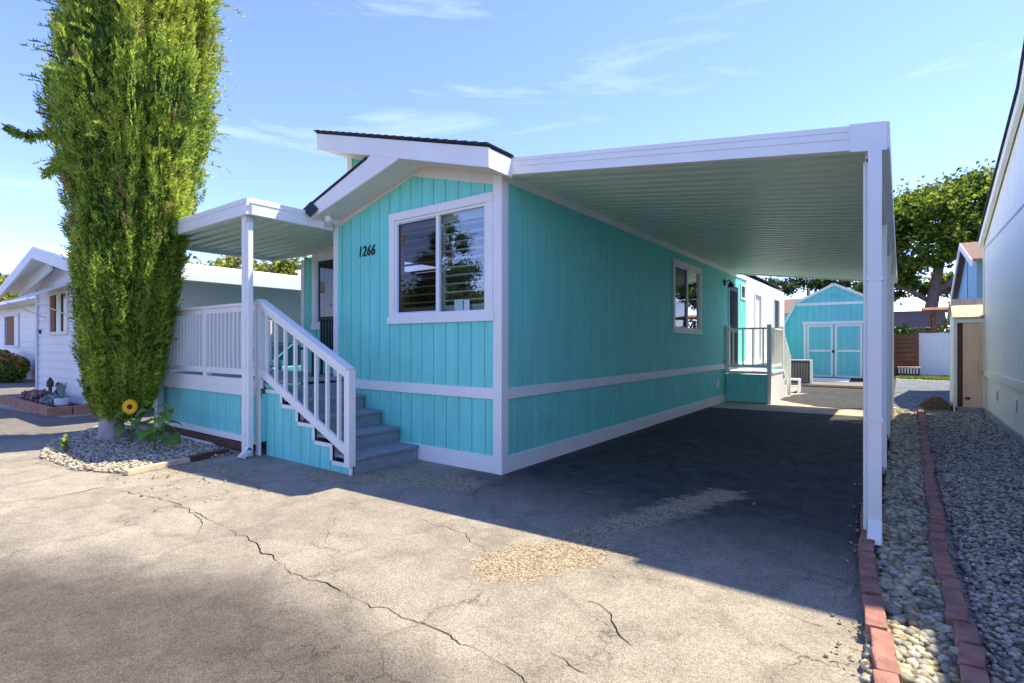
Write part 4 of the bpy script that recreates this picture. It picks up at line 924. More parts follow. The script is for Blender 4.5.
roofY(5.4,zn(5.4)+.09,10.15,zn(10.15)+.09,.04,XN-.12,12.2); roofY(1.69,7.60,5.4,zn(5.4)+.09,.04,XN-.12,12.2); roofY(-7.2,2.65,1.73,3.46,.04,XN-.12,12.2); mb.build('roof','roof_shingle',Nn)  # steep near pitch is added out of view to shade the drive
mb = MB(); roofY(5.4,zn(5.4)+.045,10.1,zn(10.1)+.045,.17,XN-.09,XN-.03); roofY(1.71,7.55,5.4,zn(5.4)+.045,.17,XN-.09,XN-.03); mb.build('rake_board','mint_siding',Nn)
for y in (6.3,8.25):
    mb = MB().box(XN-.012,XN+.0,y,y+.3,.42,.60)
    for k in range(4): mb.box(XN-.018,XN-.012,y+.02,y+.28,.44+k*.04,.455+k*.04)
    mb.build('skirting_vent','mint_siding',Nn)

# tan wooden shed
K = thing('wooden_shed', 'narrow tan plywood shed with brown roof beside the pale neighbour wall', 'shed', (5.3,10.8,0))
mb = MB(); mb.box(4.62,6.2,10.0,10.05,.12,2.0); mb.box(6.15,6.2,10.05,11.6,.12,2.0); mb.box(4.5,6.2,11.55,11.6,.12,2.0); mb.build('plywood_wall','plywood',K)
mb = MB(); mb.prism([(4.5,10.03,.12),(4.5,11.6,.12),(4.5,11.6,2.02),(4.5,10.8,2.42),(4.5,10.03,2.02)],(.04,0,0)); mb.build('side_wall','mint_siding',K)
mb = MB(); mb.box(4.53,4.62,9.985,10.03,.12,2.0); mb.build('door_jamb','brown_wood',K)
mb = MB(); mb.hexa([(4.45,9.93,1.99),(6.25,9.93,1.99),(6.25,10.8,2.43),(4.45,10.8,2.43)],[(4.45,9.93,2.02),(6.25,9.93,2.02),(6.25,10.8,2.46),(4.45,10.8,2.46)]); mb.hexa([(4.45,10.8,2.43),(6.25,10.8,2.43),(6.25,11.67,1.99),(4.45,11.67,1.99)],[(4.45,10.8,2.46),(6.25,10.8,2.46),(6.25,11.67,2.02),(4.45,11.67,2.02)]); mb.build('roof','brown_shingle' if False else 'tan_wood',K)
mb = MB(); mb.box(4.47,6.2,9.96,9.99,1.9,1.985); mb.box(4.47,4.53,9.98,10.03,.0,1.9); mb.build('trim','mint_siding',K)
MB().box(4.5,6.2,9.98,11.6,0,.12).build('base','concrete_block',K)
MB().box(4.66,4.74,9.97,10.0,.28,.33).build('latch','dark_metal',K)

# blue gabled building
U = thing('blue_house', 'light blue gabled house with brown shingle roof behind the tan shed', 'house', (7,13.8,0))
mb = MB(); mb.prism([(5.0,11.8,0),(5.0,16.9,0),(5.0,16.9,2.9),(5.0,13.8,4.05),(5.0,11.8,3.5)],(.05,0,0)); mb.box(5.05,10,11.8,11.85,0,3.4); mb.box(5.05,10,16.85,16.9,0,2.9); mb.build('walls','blue_siding',U)
mb = MB(); mb.box(4.99,5.0,13.78,13.81,0,3.95); mb.build('panel_joint','dark_metal',U)
mb = MB(); mb.hexa([(4.85,13.8,4.10),(10,13.8,4.10),(10,17.1,2.86),(4.85,17.1,2.86)],[(4.85,13.8,4.15),(10,13.8,4.15),(10,17.1,2.91),(4.85,17.1,2.91)])
mb.hexa([(4.85,10.9,3.30),(10,10.9,3.30),(10,13.8,4.10),(4.85,13.8,4.10)],[(4.85,10.9,3.35),(10,10.9,3.35),(10,13.8,4.15),(4.85,13.8,4.15)]); mb.build('roof','brown_shingle',U)
mb = MB(); mb.bar((4.84,13.8,4.06),(4.84,17.1,2.82),.03,.16); mb.bar((4.84,13.8,4.06),(4.84,10.9,3.26),.03,.16); mb.build('rake_board','white_siding',U)

# far fences and structures
F1 = thing('wood_fence', 'brown horizontal board fence at the far end of the gravel strip', 'fence', (2,24,0))
mb = MB()
for k in range(9): mb.box(-1,4.2,24,24.03,.08+k*.2,.26+k*.2)
mb.build('boards','fence_wood',F1)
for x in (-.9,.8,2.5,4.1): MB().box(x,x+.09,24.03,24.12,0,2.0).build('fence_post','fence_wood',F1)
F2 = thing('white_fence', 'white vertical panel fence beyond the gravel behind tan shed', 'fence', (6,24.4,0))
mb = MB(); siding(mb,'y',24.4,4.2,9,.08,[(4.2,1.92),(9,1.98)],.2,gap=.02); mb.build('panels','white_siding',F2)
MB().box(4.18,9,24.36,24.46,1.95,2.0).build('top_rail','fence_wood',F2)
PG = thing('pergola', 'brown wooden pergola rising behind the far white fence', 'pergola', (5.2,27,0))
for x,y in ((4.8,26.2),(6.6,26.2),(4.8,28),(6.6,28)): MB().box(x-.07,x+.07,y-.07,y+.07,0,2.9).build('post','fence_wood',PG)
mb = MB().hexa([(4.4,25.8,2.85),(7.1,25.8,2.85),(7.1,28.4,3.1),(4.4,28.4,3.1)],[(4.4,25.8,3.0),(7.1,25.8,3.0),(7.1,28.4,3.25),(4.4,28.4,3.25)]); mb.build('roof','fence_wood',PG)
mb = MB()
for k in range(10): mb.box(4.8+k*.2,4.84+k*.2,26.18,26.22,1.5,2.3)
mb.box(4.8,6.6,26.16,26.24,2.3,2.36); mb.build('balustrade','fence_wood',PG)
BN = thing('garden_bench', 'low wooden bench standing before the far brown fence', 'bench', (3.85,23.4,0))
MB().box(3.45,4.25,23.2,23.6,.42,.48).build('seat','tan_wood',BN)
for x in (3.48,4.15): MB().box(x,x+.07,23.22,23.58,0,.42).build('leg','fence_wood',BN)
mb = MB()
for k in range(7): mb.box(3.5+k*.1,3.55+k*.1,23.21,23.23,.2,.42)
mb.build('slats','white_siding',BN)
# low bank of roofs far beyond
FH = thing('far_house', 'low pale house with brown roof far beyond the brown fence', 'house', (1,33,0))
MB().box(-4,5.2,32,37,0,2.3).build('walls','bright_siding',FH); MB().prism([(-4.4,31.6,2.3),(-4.4,37.4,2.3),(-4.4,34.5,3.4)],(10,0,0)).build('roof','brown_shingle',FH)
HB = thing('rear_house', 'brown roofed house partly hidden behind the aqua shed', 'house', (-2,24,0))
MB().box(-6,.9,22.6,27,0,2.9).build('walls','white_siding',HB); MB().prism([(-6.3,22.3,2.85),(-6.3,27.3,2.85),(-6.3,24.8,3.7)],(7.4,0,0)).build('roof','brown_shingle',HB)

# ------------------------------------------------------------------ left neighbour
Ln = thing('white_home', 'white lap sided neighbour home with gable and aluminium awnings at left', 'mobile home', (-12,4,0))
LY = -.9
def lap(mb, x0, x1, y, z0, z1, ex=.13, zt=None):
    z = z0
    while z < z1:
        t = min(z+ex, z1)
        mb.hexa([(x0,y-.022,z),(x1,y-.022,z),(x1,y+.03,z),(x0,y+.03,z)],[(x0,y-.004,t),(x1,y-.004,t),(x1,y+.03,t),(x0,y+.03,t)]); z += ex
def lapx(mb, x, y0, y1, z0, z1, ex=.13):
    z = z0
    while z < z1:
        t = min(z+ex, z1)
        mb.hexa([(x+.022,y0,z),(x+.022,y1,z),(x-.03,y1,z),(x-.03,y0,z)],[(x+.004,y0,t),(x+.004,y1,t),(x-.03,y1,t),(x-.03,y0,t)]); z += ex
mb = MB(); lap(mb,-14.8,-13.55,LY,.05,2.85,.2); lap(mb,-12.1,-9.6,LY,.05,2.85,.2); lap(mb,-13.55,-12.1,LY,.05,1.75,.2); lap(mb,-13.55,-12.1,LY,2.65,2.85,.2); mb.build('front_siding','white_siding',Ln)
mb = MB(); mb.prism([(-15.0,LY-.02,2.85),(-9.4,LY-.02,2.85),(-12.2,LY-.02,3.55)],(0,.05,0)); mb.build('gable','white_siding',Ln)
mb = MB(); lapx(mb,-9.6,LY,14,.05,3.05,.17); mb.build('side_siding','white_siding',Ln)
mb = MB(); mb.box(-14.8,-14.75,-.87,14,.05,2.8); mb.build('hidden_wall','white_siding',Ln)
mb = MB(); mb.box(-14.86,-14.7,LY-.05,LY+.05,0,2.9); mb.build('corner_post','blue_grey_trim',Ln)
def rslab(mb, xa, za, xb, zb_, y0, y1, th): mb.hexa([(xa,y0,za-th),(xb,y0,zb_-th),(xb,y1,zb_-th),(xa,y1,za-th)],[(xa,y0,za),(xb,y0,zb_),(xb,y1,zb_),(xa,y1,za)])
mb = MB(); rslab(mb,-16.0,2.90,-12.3,3.68,-1.5,14,.06); rslab(mb,-12.3,3.68,-9.3,3.1,-1.5,14,.06); lr = mb.build('roof','white_metal',Ln)
mb = MB(); rslab(mb,-16.0,2.84,-12.3,3.62,-1.52,-1.47,.22); rslab(mb,-12.3,3.62,-9.3,3.04,-1.52,-1.47,.22); mb.build('fascia','white_siding',lr)
mb = MB(); rslab(mb,-15.2,2.95,-12.3,3.42,-1.2,-1.15,.25); mb.build('inner_fascia','white_siding',lr)
for (x0,x1,z0,z1,y) in ((-13.5,-12.15,1.75,2.65,LY),):
    wn = MB(); wn.box(x0-.07,x0,y-.05,y-.02,z0,z1); wn.box(x1,x1+.07,y-.05,y-.02,z0,z1); wn.box(x0-.07,x1+.07,y-.05,y-.02,z1,z1+.07); wn.box(x0-.07,x1+.07,y-.05,y-.02,z0-.07,z0); wo = wn.build('window','white_siding',Ln)
    MB().box(x0,x1,y+.0,y+.02,z0,z1).build('pane','screen_glass',wo)
    MB().box(x0+.35*(x1-x0),x0+.62*(x1-x0),y-.03,y-.012,z0,z1).build('shutter','bright_siding',wo)
    MB().box(x0,x0+.25*(x1-x0),y-.03,y-.012,z0,z1).build('curtain','curtain',wo)
mb = MB(); mb.hexa([(-13.9,-1.7,2.45),(-11.8,-1.7,2.45),(-11.8,-.92,2.85),(-13.9,-.92,2.85)],[(-13.9,-1.7,2.48),(-11.8,-1.7,2.48),(-11.8,-.92,2.88),(-13.9,-.92,2.88)]); mb.tube([(-13.8,-1.68,2.45),(-13.8,-.94,2.1)],.012); mb.tube([(-11.9,-1.68,2.45),(-11.9,-.94,2.1)],.012); mb.build('window_awning','white_metal',Ln)
mb = MB().box(-14.55,-14.45,LY-.06,LY-.02,1.72,1.82); mb.build('outlet_box','dark_metal',Ln)
FN = thing('pale_home','smaller pale neighbour home beyond the white home at far left edge','mobile home',(-27,5,0))
mb = MB(); lap(mb,-36,-28.6,.8,.05,3.0,.25); lap(mb,-26.2,-19,.8,.05,3.0,.25); lap(mb,-28.6,-26.2,.8,.05,1.4,.25); lap(mb,-28.6,-26.2,.8,2.65,3.0,.25); mb.build('siding','white_siding',FN)
mb = MB(); mb.box(-28.6,-27.2,.82,.84,1.4,2.65); mb.build('curtain','curtain',FN)
mb = MB(); mb.box(-27.2,-26.2,.82,.84,1.4,2.65); mb.build('pane','bright_siding',FN)
mb = MB(); mb.box(-28.7,-28.6,.75,.78,1.3,2.75); mb.box(-26.2,-26.1,.75,.78,1.3,2.75); mb.box(-28.6,-26.2,.75,.78,1.3,1.4); mb.box(-28.6,-26.2,.75,.78,2.65,2.75); mb.build('window_frame','blue_grey_trim',FN)
mb = MB(); rslab(mb,-37,3.1,-19,3.15,.1,14,.12); mb.build('roof','white_metal',FN)
# side awning / carport of the neighbour
mb = MB(); mb.box(-9.6,-7.5,-.95,12,2.86,2.9); aw = mb.build('side_awning','white_metal',Ln)
MB().box(-7.52,-7.45,-.95,12,2.68,2.92).box(-9.6,-7.52,-.97,-.93,2.68,2.92).build('awning_fascia','bright_siding',aw)
for y in (2.6,6.0,9.5): MB().box(-7.62,-7.54,y,y+.08,0,2.86).build('awning_post','white_metal',aw)
MB().box(-9.3,-9.0,3.2,3.5,2.9,3.35).box(-9.35,-8.95,3.15,3.55,3.35,3.4).build('roof_vent','bright_siding',Ln)

# car under the awning
CA = thing('parked_car', 'teal parked car under the white awning beyond the deck', 'car', (-8.1,2.4,0))
sect = [(0.05,.35,.62,.70),(.25,.30,.72,.84),(1.1,.28,.92,.88),(1.5,.28,.96,.88),(2.6,.28,.98,.88),(3.6,.28,.98,.88),(4.2,.32,.95,.84),(4.4,.4,.8,.75)]
vs=[];fs=[]
for (y,zb_,zt,hw) in sect:
    for (dx,z) in ((-hw,zb_),(-hw*1.02,(zb_+zt)/2),(-hw*.93,zt),(-hw*.5,zt+.03),(hw*.5,zt+.03),(hw*.93,zt),(hw*1.02,(zb_+zt)/2),(hw,zb_)): vs.append((-8.1+dx,.1+y,z))
for i in range(len(sect)-1):
    for k in range(8): fs.append((i*8+k,i*8+(k+1)%8,(i+1)*8+(k+1)%8,(i+1)*8+k))
fs += [tuple(range(7,-1,-1)), tuple((len(sect)-1)*8+k for k in range(8))]
MB().add(vs,fs).build('body','car_paint',CA,smooth=True,bevel=.02)
mb = MB(); cab=[(1.15,.93,.78),(1.85,1.42,.66),(3.3,1.44,.66),(4.0,.98,.76)]
vs=[]
for (y,z,hw) in cab: vs += [(-8.1-hw,.1+y,z),(-8.1+hw,.1+y,z)]
lo=[(-8.1-.8,1.25,.9),(-8.1+.8,1.25,.9),(-8.1+.8,4.1,.9),(-8.1-.8,4.1,.9)]
mb.add(vs+lo,[(0,1,3,2),(2,3,5,4),(4,5,7,6),(0,2,4,6,11,8),(9,10,7,5,3,1)]); mb.build('cabin_glass','car_glass',CA,smooth=False)
mb = MB(); mb.box(-8.1-.62,-8.1+.62,2.0,3.35,1.44,1.48)
for s in (-1,1):
    mb.tube([(-8.1+s*.77,1.27,.94),(-8.1+s*.65,1.95,1.44)],.025); mb.tube([(-8.1+s*.65,3.4,1.45),(-8.1+s*.75,4.08,.98)],.03); mb.tube([(-8.1+s*.68,2.6,.95),(-8.1+s*.65,2.6,1.45)],.025)
mb.build('cabin_roof','car_paint',CA,bevel=.01)
for s in (-1,1):
    for y in (.95,3.65):
        wb = MB(); wb.tube([(-8.1+s*.70,y,.33),(-8.1+s*.90,y,.33)],.33,20); wh = wb.build('wheel','rubber',CA,smooth=False)
        MB().tube([(-8.1+s*.89,y,.33),(-8.1+s*.91,y,.33)],.2,16).build('rim','chrome',wh)
    MB().lathe([(.02,.60),(.11,.62),(.11,.74),(.02,.76)],-8.1+s*.55,.18,12).build('headlight','ceramic',CA)
    MB().box(-8.1+s*.86-.06,-8.1+s*.86+.12,1.5,1.62,.98,1.10).build('mirror','car_paint',CA)

# neighbour's planter: low red block kerb and potted plants
PL = thing('brick_planter', 'low red block planter bed at the foot of the white home', 'planter', (-12.4,-1.3,0))
mb = MB()
for k in range(15): x=-14.6+k*.3; mb.box(x,x+.285,-1.72,-1.58,0,.17)
for k in range(2): mb.box(-10.24,-10.1,-1.6+k*.3,-1.32+k*.3,0,.17)
mb.build('block_edge','terracotta',PL,bevel=.01); MB().box(-14.6,-10.24,-1.58,LY-.03,0,.10).build('soil','brown_wood',PL)
def bush(name, label, cat, c, rad, n, size, mat, group=None, up=.3, bloom=None):
    p = rng.normal(size=(n,3)); p /= np.linalg.norm(p,axis=1)[:,None]; p *= (rng.uniform(0,1,n)**.4)[:,None]
    lump = 1+.22*np.array([noise.noise(Vector(q)*2.3+Vector(c)) for q in p]); p = p*lump[:,None]*np.array(rad)+np.array(c); p[:,2] = np.maximum(p[:,2], c[2]-rad[2]*.95)
    T_ = thing(name, label, cat, (c[0],c[1],c[2]-rad[2]), group)
    V,F = leaves(p, size, up=up); bulk('foliage', V, F, mat, parent=T_)
    mb = MB()
    for k in range(5):
        a_=k*1.26; mb.tube([(c[0],c[1],c[2]-rad[2]),(c[0]+rad[0]*.5*math.cos(a_),c[1]+rad[1]*.5*math.sin(a_),c[2]+rad[2]*.4)],[.02,.006],5)
    mb.build('stems','bark',T_)
    if bloom:
        q = rng.normal(size=(bloom[0],3)); q /= np.linalg.norm(q,axis=1)[:,None]; q[:,2]=np.abs(q[:,2]); q = q*np.array(rad)*1.0+np.array(c)
        V,F = leaves(q, bloom[1], elong=1.0); bulk('blossom', V, F, bloom[2], parent=T_)
    return T_
bush('flowering_bush','red flowered round bush in front of the pale far left home','bush',(-23.6,.0,.55),(.95,.6,.55),3200,.09,'bush_leaf',bloom=(260,.07,'pink_bloom'))
bush('leafy_bush','yellow green shrub at the left picture edge before pale home','bush',(-25.8,.0,.62),(1.1,.6,.62),3000,.09,'yellow_leaf',bloom=(200,.1,'petal'))
bush('purple_succulent','purple leaved succulent clump in the red block planter','plant',(-13.0,-1.3,.22),(.5,.26,.14),900,.05,'purple_leaf')
bush('purple_succulent','pinkish rosette succulent next to red corner blocks of the planter','plant',(-12.2,-1.35,.22),(.4,.22,.15),700,.06,'purple_leaf')
bush('grey_succulent','pale grey green succulent mound in middle of planter','plant',(-11.4,-1.35,.2),(.35,.2,.13),700,.05,'agave_leaf')
def spiky(name,label,c,h,n,mat,pot=False):
    T_=thing(name,label,'plant',c)
    mb=MB()
    z0=c[2]+(.16 if pot else 0)
    for k in range(n):
        a_=k*2.399; L_=h*(.7+.3*random.random()); lean_=.15+.35*(k/n); d=Vector((math.cos(a_),math.sin(a_),0)); r=Vector((-d.y,d.x,0))*.03
        p0=Vector((c[0],c[1],z0)); p1=p0+d*L_*lean_*.5+Vector((0,0,L_*.6)); p2=p0+d*L_*lean_+Vector((0,0,L_))
        mb.add([p0-r,p0+r,p1+r,p1-r,p2],[(0,1,2,3),(3,2,4)])
    mb.build('leaves',mat,T_)
    if pot: MB().lathe([(.08,c[2]),(.12,c[2]+.05),(.13,c[2]+.17),(.11,c[2]+.18)],c[0],c[1],14).build('pot','ceramic',T_)
    return T_
spiky('potted_agave','small agave in white ceramic pot on planter soil',(-10.95,-1.3,.10),.4,14,'agave_leaf',True)
GN = thing('garden_statue','small dark blue garden figure standing against the white wall','ornament',(-12.3,-1.05,.1))
MB().lathe([(.10,.1),(.12,.12),(.08,.21),(.09,.31),(.05,.39),(.04,.42),(.065,.47),(.05,.53),(.01,.56)],-12.3,-1.05,14).build('figure','screen_glass',GN,smooth=True)
GN = thing('garden_ornament','tall dark pointed lantern beside the small blue garden figure','ornament',(-12.75,-1.1,.1))
MB().lathe([(.07,.1),(.035,.16),(.035,.42),(.07,.44),(.07,.55),(.015,.66)],-12.75,-1.1,8).build('lantern','screen_glass',GN)

# ------------------------------------------------------------------ timber edge by the deck
mb = MB(); mb.bar((-3.30,-2.50,.03),(-3.47,-1.80,.03),.085,.06); tag(mb.build('timber_edge','tan_wood',bevel=.008),'weathered tan timber edging the gravel bed in sunlight','timber')
mb = MB(); mb.bar((-3.47,-1.78,.035),(-3.60,-1.28,.035),.085,.07); tag(mb.build('timber_edge','brown_wood',bevel=.008),'dark timber edging running up to the deck post','timber')

# ------------------------------------------------------------------ the columnar tree
CT = thing('cypress_tree', 'tall dense columnar conifer beside the front deck with pale trunk', 'tree', (-6.0,-1.84,0))
def crad(z, a):
    prof = [(.28,.06),(.42,.30),(.7,.40),(1.2,.50),(2.1,.63),(3.2,.72),(4.0,.82),(4.8,.95),(6,.92),(7.5,.85),(9,.65),(9.8,.25),(10,.02)]
    for (z0,r0),(z1,r1) in zip(prof[:-1],prof[1:]):
        if z0 <= z <= z1: r = r0+(r1-r0)*(z-z0)/(z1-z0); break
    else: r = .02
    # vertical ribs: upright sprays bunched in strands
    rib = .07*math.sin(a*11+2.2*math.sin(a*3)+.35*z)+.05*math.sin(a*23+.7*z)
    lump = .16*noise.noise(Vector((math.cos(a)*1.4, math.sin(a)*1.4, z*.55)))+.09*noise.noise(Vector((math.cos(a)*3.5, math.sin(a)*3.5, z*1.6)))
    return max(.02, r*(1+rib*.8+lump*1.2))
CX, CY = -6.0, -1.84
def cen(z):      # the crown leans a little towards the deck
    t = .14+.30*min(1, max(0, (z-.6)/5)); return CX+.804*t, CY+.595*t
# fan-shaped sprays: each a stem with alternating scale-leaf fingers
def spray_bank(n, zlo, zhi, len0, len1, droop, outang, name, mat, inner=1.0, fingers=15, fsize=.055):
    Vs=[]; Fs=[]; c=0
    for i in range(n):
        z = random.uniform(zlo, zhi); a = random.uniform(0, 2*math.pi); r = crad(z, a)*inner*random.uniform(.86,1.02)
        L_ = random.uniform(len0, len1)
        out_ = Vector((math.cos(a+random.uniform(-.4,.4)), math.sin(a+random.uniform(-.4,.4)), 0))
        cx_, cy_ = cen(z); p = Vector((cx_+r*math.cos(a), cy_+r*math.sin(a), z)); t_ = random.uniform(*outang)
        d = (out_*math.sin(t_)+Vector((0,0,math.cos(t_)))).normalized()
        side = d.cross(Vector((random.uniform(-1,1),random.uniform(-1,1),random.uniform(-.3,.3)))).normalized()
        for k in range(fingers):
            t = k/(fingers-1); q = p+d*L_*(t-.35)+out_*(-.0)+Vector((0,0,-droop*L_*t*t))
            sgn = 1 if k%2 else -1; fl = fsize*(1.25-.75*abs(t-.35))*random.uniform(.8,1.25)
            e = (d*.75+side*sgn*.65+Vector((random.uniform(-.2,.2),random.uniform(-.2,.2),random.uniform(-.2,.2)))).normalized()
            nrm = e.cross(out_+Vector((random.uniform(-.8,.8),random.uniform(-.8,.8),random.uniform(-.5,.5)))).normalized()*fl*.24
            tip = q+e*fl*1.5
            Vs += [q-nrm*.6, q+nrm*.6, q+e*fl*.8+nrm, tip, q+e*fl*.8-nrm]; Fs.append((c,c+1,c+2,c+3,c+4)); c += 5
    return bulk(name, np.array([tuple(v) for v in Vs]), np.array(Fs), mat, parent=CT)
crown = spray_bank(11500, .35, 9.9, .12, .28, .0, (.05,.6), 'crown', 'cypress_leaf', 1.0, 12, .036)
spray_bank(2600, .4, 9.9, .2, .4, .1, (.1,.9), 'inner_crown', 'cypress_leaf', .84, 12, .06)
b1 = spray_bank(330, 4.0, 9.6, .5, .85, .5, (.5,1.1), 'drooping_branches', 'cypress_leaf', .92, 34, .045)
spray_bank(60, 2.5, 7.5, .22, .4, .1, (.2,.8), 'dry_twigs', 'cypress_brown', 1.02, 16, .05)
# dense inner body, painted dark for the shade inside the crown
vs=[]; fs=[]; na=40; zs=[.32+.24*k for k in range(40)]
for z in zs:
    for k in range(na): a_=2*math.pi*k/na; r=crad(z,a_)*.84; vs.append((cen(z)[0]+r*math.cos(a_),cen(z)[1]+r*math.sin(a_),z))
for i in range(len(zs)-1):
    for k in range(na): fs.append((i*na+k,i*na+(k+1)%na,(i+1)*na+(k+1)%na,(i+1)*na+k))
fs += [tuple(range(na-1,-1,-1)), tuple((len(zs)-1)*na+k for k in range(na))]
paint('cypress_inner_shade', (.045,.08,.014), .9, .4, 9, 1.0, 30); MB().add(vs,fs).build('inner_foliage','cypress_inner_shade',CT)
mb = MB(); mb.tube([(CX-.04,CY,-.02),(CX-.02,CY,.1),(CX,CY,.5),(CX,CY,2),(CX,CY,9)],[.21,.165,.14,.13,.03],12); mb.build('trunk','pale_bark',CT,smooth=True)
# long stray limbs on the street side high up
def limb(p0, pts, n=60, fs_=.06):
    P=[Vector(p0)]+[Vector(p) for p in pts]; mb=MB(); mb.tube(P,[.018]+[.010]*(len(P)-2)+[.004],6); lb = mb.build('stray_branch','bark',CT)
    Vs=[];Fs=[];c=0
    for i in range(n):
        t=random.uniform(.15,1)*(len(P)-1); k=min(int(t),len(P)-2); q=P[k].lerp(P[k+1],t-k); d=(P[k+1]-P[k]).normalized()
        for m_ in range(7):
            e=(d*.6+Vector((random.uniform(-1,1),random.uniform(-1,1),random.uniform(-1,.7)))).normalized(); fl=fs_*random.uniform(.7,1.5); qq=q+Vector((random.uniform(-1,1),random.uniform(-1,1),random.uniform(-1,1)))*.04
            nr=e.cross(Vector((random.uniform(-1,1),random.uniform(-1,1),random.uniform(-1,1)))).normalized()*fl*.22
            Vs += [qq-nr*.6,qq+nr*.6,qq+e*fl*.8+nr,qq+e*fl*1.5,qq+e*fl*.8-nr]; Fs.append((c,c+1,c+2,c+3,c+4)); c+=5
    bulk('needles',np.array([tuple(v) for v in Vs]),np.array(Fs),'cypress_leaf',parent=lb)
limb((-6.5,-2.1,4.5),[(-6.85,-2.35,4.65),(-7.15,-2.55,4.62),(-7.45,-2.75,4.75)],60)
limb((-6.5,-2.1,4.7),[(-6.75,-2.35,5.2),(-6.8,-2.4,5.6)],50)
limb((-6.5,-2.1,4.3),[(-6.75,-2.3,4.2),(-6.95,-2.4,4.05)],50)
limb((-6.4,-2.1,5.7),[(-6.6,-2.3,6.1),(-6.65,-2.35,6.4)],40)
limb((-5.2,-1.2,6.0),[(-4.9,-1.0,6.3),(-4.85,-1.0,6.7)],50)

# sunflowers
def heart(mb, p, d, L_, w_, droop):
    d=Vector(d).normalized(); s=d.cross(Vector((0,0,1))).normalized(); up=s.cross(d)
    pts=[(0,0),(.06,.42),(.30,.62),(.6,.45),(.85,.18),(1,0)]
    def P_(t,x): return Vector(p)+d*L_*t*(1-.15*droop*t)+s*x*w_+Vector((0,0,-droop*L_*t*t*.75))+up*abs(x)*w_*.35
    vs=[P_(t,-x) for t,x in pts]+[P_(t,0) for t,x in pts]+[P_(t,x) for t,x in pts]; n=6; fs=[]
    for i in range(n-1): fs += [(i,i+1,n+i+1,n+i),(n+i,n+i+1,2*n+i+1,2*n+i)]
    mb.add(vs,fs)
def sunflower(base,h,label,nl,head,lean_=(0,0)):
    T_=thing('sunflower',label,'flower',base)
    b=Vector(base); top=b+Vector((lean_[0],lean_[1],h)); mid=b.lerp(top,.5)+Vector((.015,.0,0))
    MB().tube([b,mid,top],[.014,.011,.008],7).build('stem','stem_green',T_,smooth=True)
    for k in range(nl):
        t=.18+.75*k/(nl-1); a_=k*2.4+.5; p=b.lerp(top,t); pet=.10*(1-.4*t); d=Vector((math.cos(a_),math.sin(a_),.35)); q=p+d*pet
        mb=MB(); mb.tube([p,q],.004,5); heart(mb,q,(math.cos(a_),math.sin(a_),.1),.22*(1.15-.45*t),.18*(1.1-.45*t),.5+.4*random.random()); mb.build('leaf','sunflower_leaf',T_,smooth=True)
    if head:
        nrm=Vector((.62,-.75,.1)).normalized(); s=nrm.cross(Vector((0,0,1))).normalized(); u=s.cross(nrm); c=top+nrm*.03
        mb=MB()
        for ring,(r1,n_,tw) in enumerate(((.115,20,0),(.10,20,.16))):
            for k in range(n_):
                a_=2*math.pi*k/n_+tw; dd=s*math.cos(a_)+u*math.sin(a_); ss=nrm.cross(dd)*.021; z_=nrm*(.004*ring)
                mb.add([c+dd*.035+z_-ss*.6,c+dd*.035+z_+ss*.6,c+dd*r1*.75+ss+z_+nrm*.014,c+dd*r1+z_+nrm*.0,c+dd*r1*.75-ss+z_+nrm*.014],[(0,1,2,3,4)])
        mb.build('petals','petal',T_)
        vs=[c+nrm*.028]; fs=[]
        for j,(rr,zz) in enumerate(((.02,.026),(.038,.014),(.044,-.01))):
            for k in range(16): a_=2*math.pi*k/16; vs.append(c+(s*math.cos(a_)+u*math.sin(a_))*rr+nrm*zz)
        for k in range(16):
            fs.append((0,1+k,1+(k+1)%16))
            for j in range(2): fs.append((1+j*16+k,1+(j+1)*16+k,1+(j+1)*16+(k+1)%16,1+j*16+(k+1)%16))
        MB().add(vs,fs).build('disc','flower_disc',T_,smooth=True)
    return T_
sunflower((-5.40,-1.78,.02),.52,'sunflower with one open yellow bloom beside the pale tree trunk',10,True)
sunflower((-4.49,-1.81,.02),.68,'tall leafy sunflower stalk with closed bud nearest the deck',10,False,(.02,.0))
sunflower((-4.95,-1.55,.02),.48,'short leafy sunflower without bloom between the two taller ones',7,False,(.03,.02))
bush('weed_sprout','small green weed sprouting in gravel left of the column tree','plant',(-5.35,-2.55,.12),(.05,.05,.12),60,.04,'grass_blade')

# ------------------------------------------------------------------ broadleaf trees
def tree(name, label, base, trunk, limbs, clumps, nleaf, size, mat, bark='bark', group=None):
    """clumps: (x,y,z,r) ; leaves fill the outer shell of each clump with gaps between"""
    T_=thing(name,label,'tree',base,group)
    mb=MB(); mb.tube(trunk[0],trunk[1],9); mb.build('trunk',bark,T_,smooth=True)
    mb=MB()
    for pts,rad in limbs: mb.tube(pts,rad,7)
    if limbs: mb.build('limbs',bark,T_,smooth=True)
    tot=sum(c[3]**2 for c in clumps); P_=[]
    for (x,y,z,r) in clumps:
        n=int(nleaf*r*r/tot)
        sub=max(6,int(9*r)); sc=rng.normal(size=(sub,3)); sc/=np.linalg.norm(sc,axis=1)[:,None]; sc*=r*rng.uniform(.45,1.0,(sub,1)); sc[:,2]*=.7
        k=rng.integers(0,sub,n); q=rng.normal(size=(n,3))*r*.21*rng.uniform(.5,1.3,(n,1))
        P_.append(sc[k]+q*np.array([1.15,1.15,.75])+np.array([x,y,z]))
    P_=np.vstack(P_); V,F=leaves(P_,size,elong=1.5); bulk('crown',V,F,mat,parent=T_)
    return T_
random.seed(3)
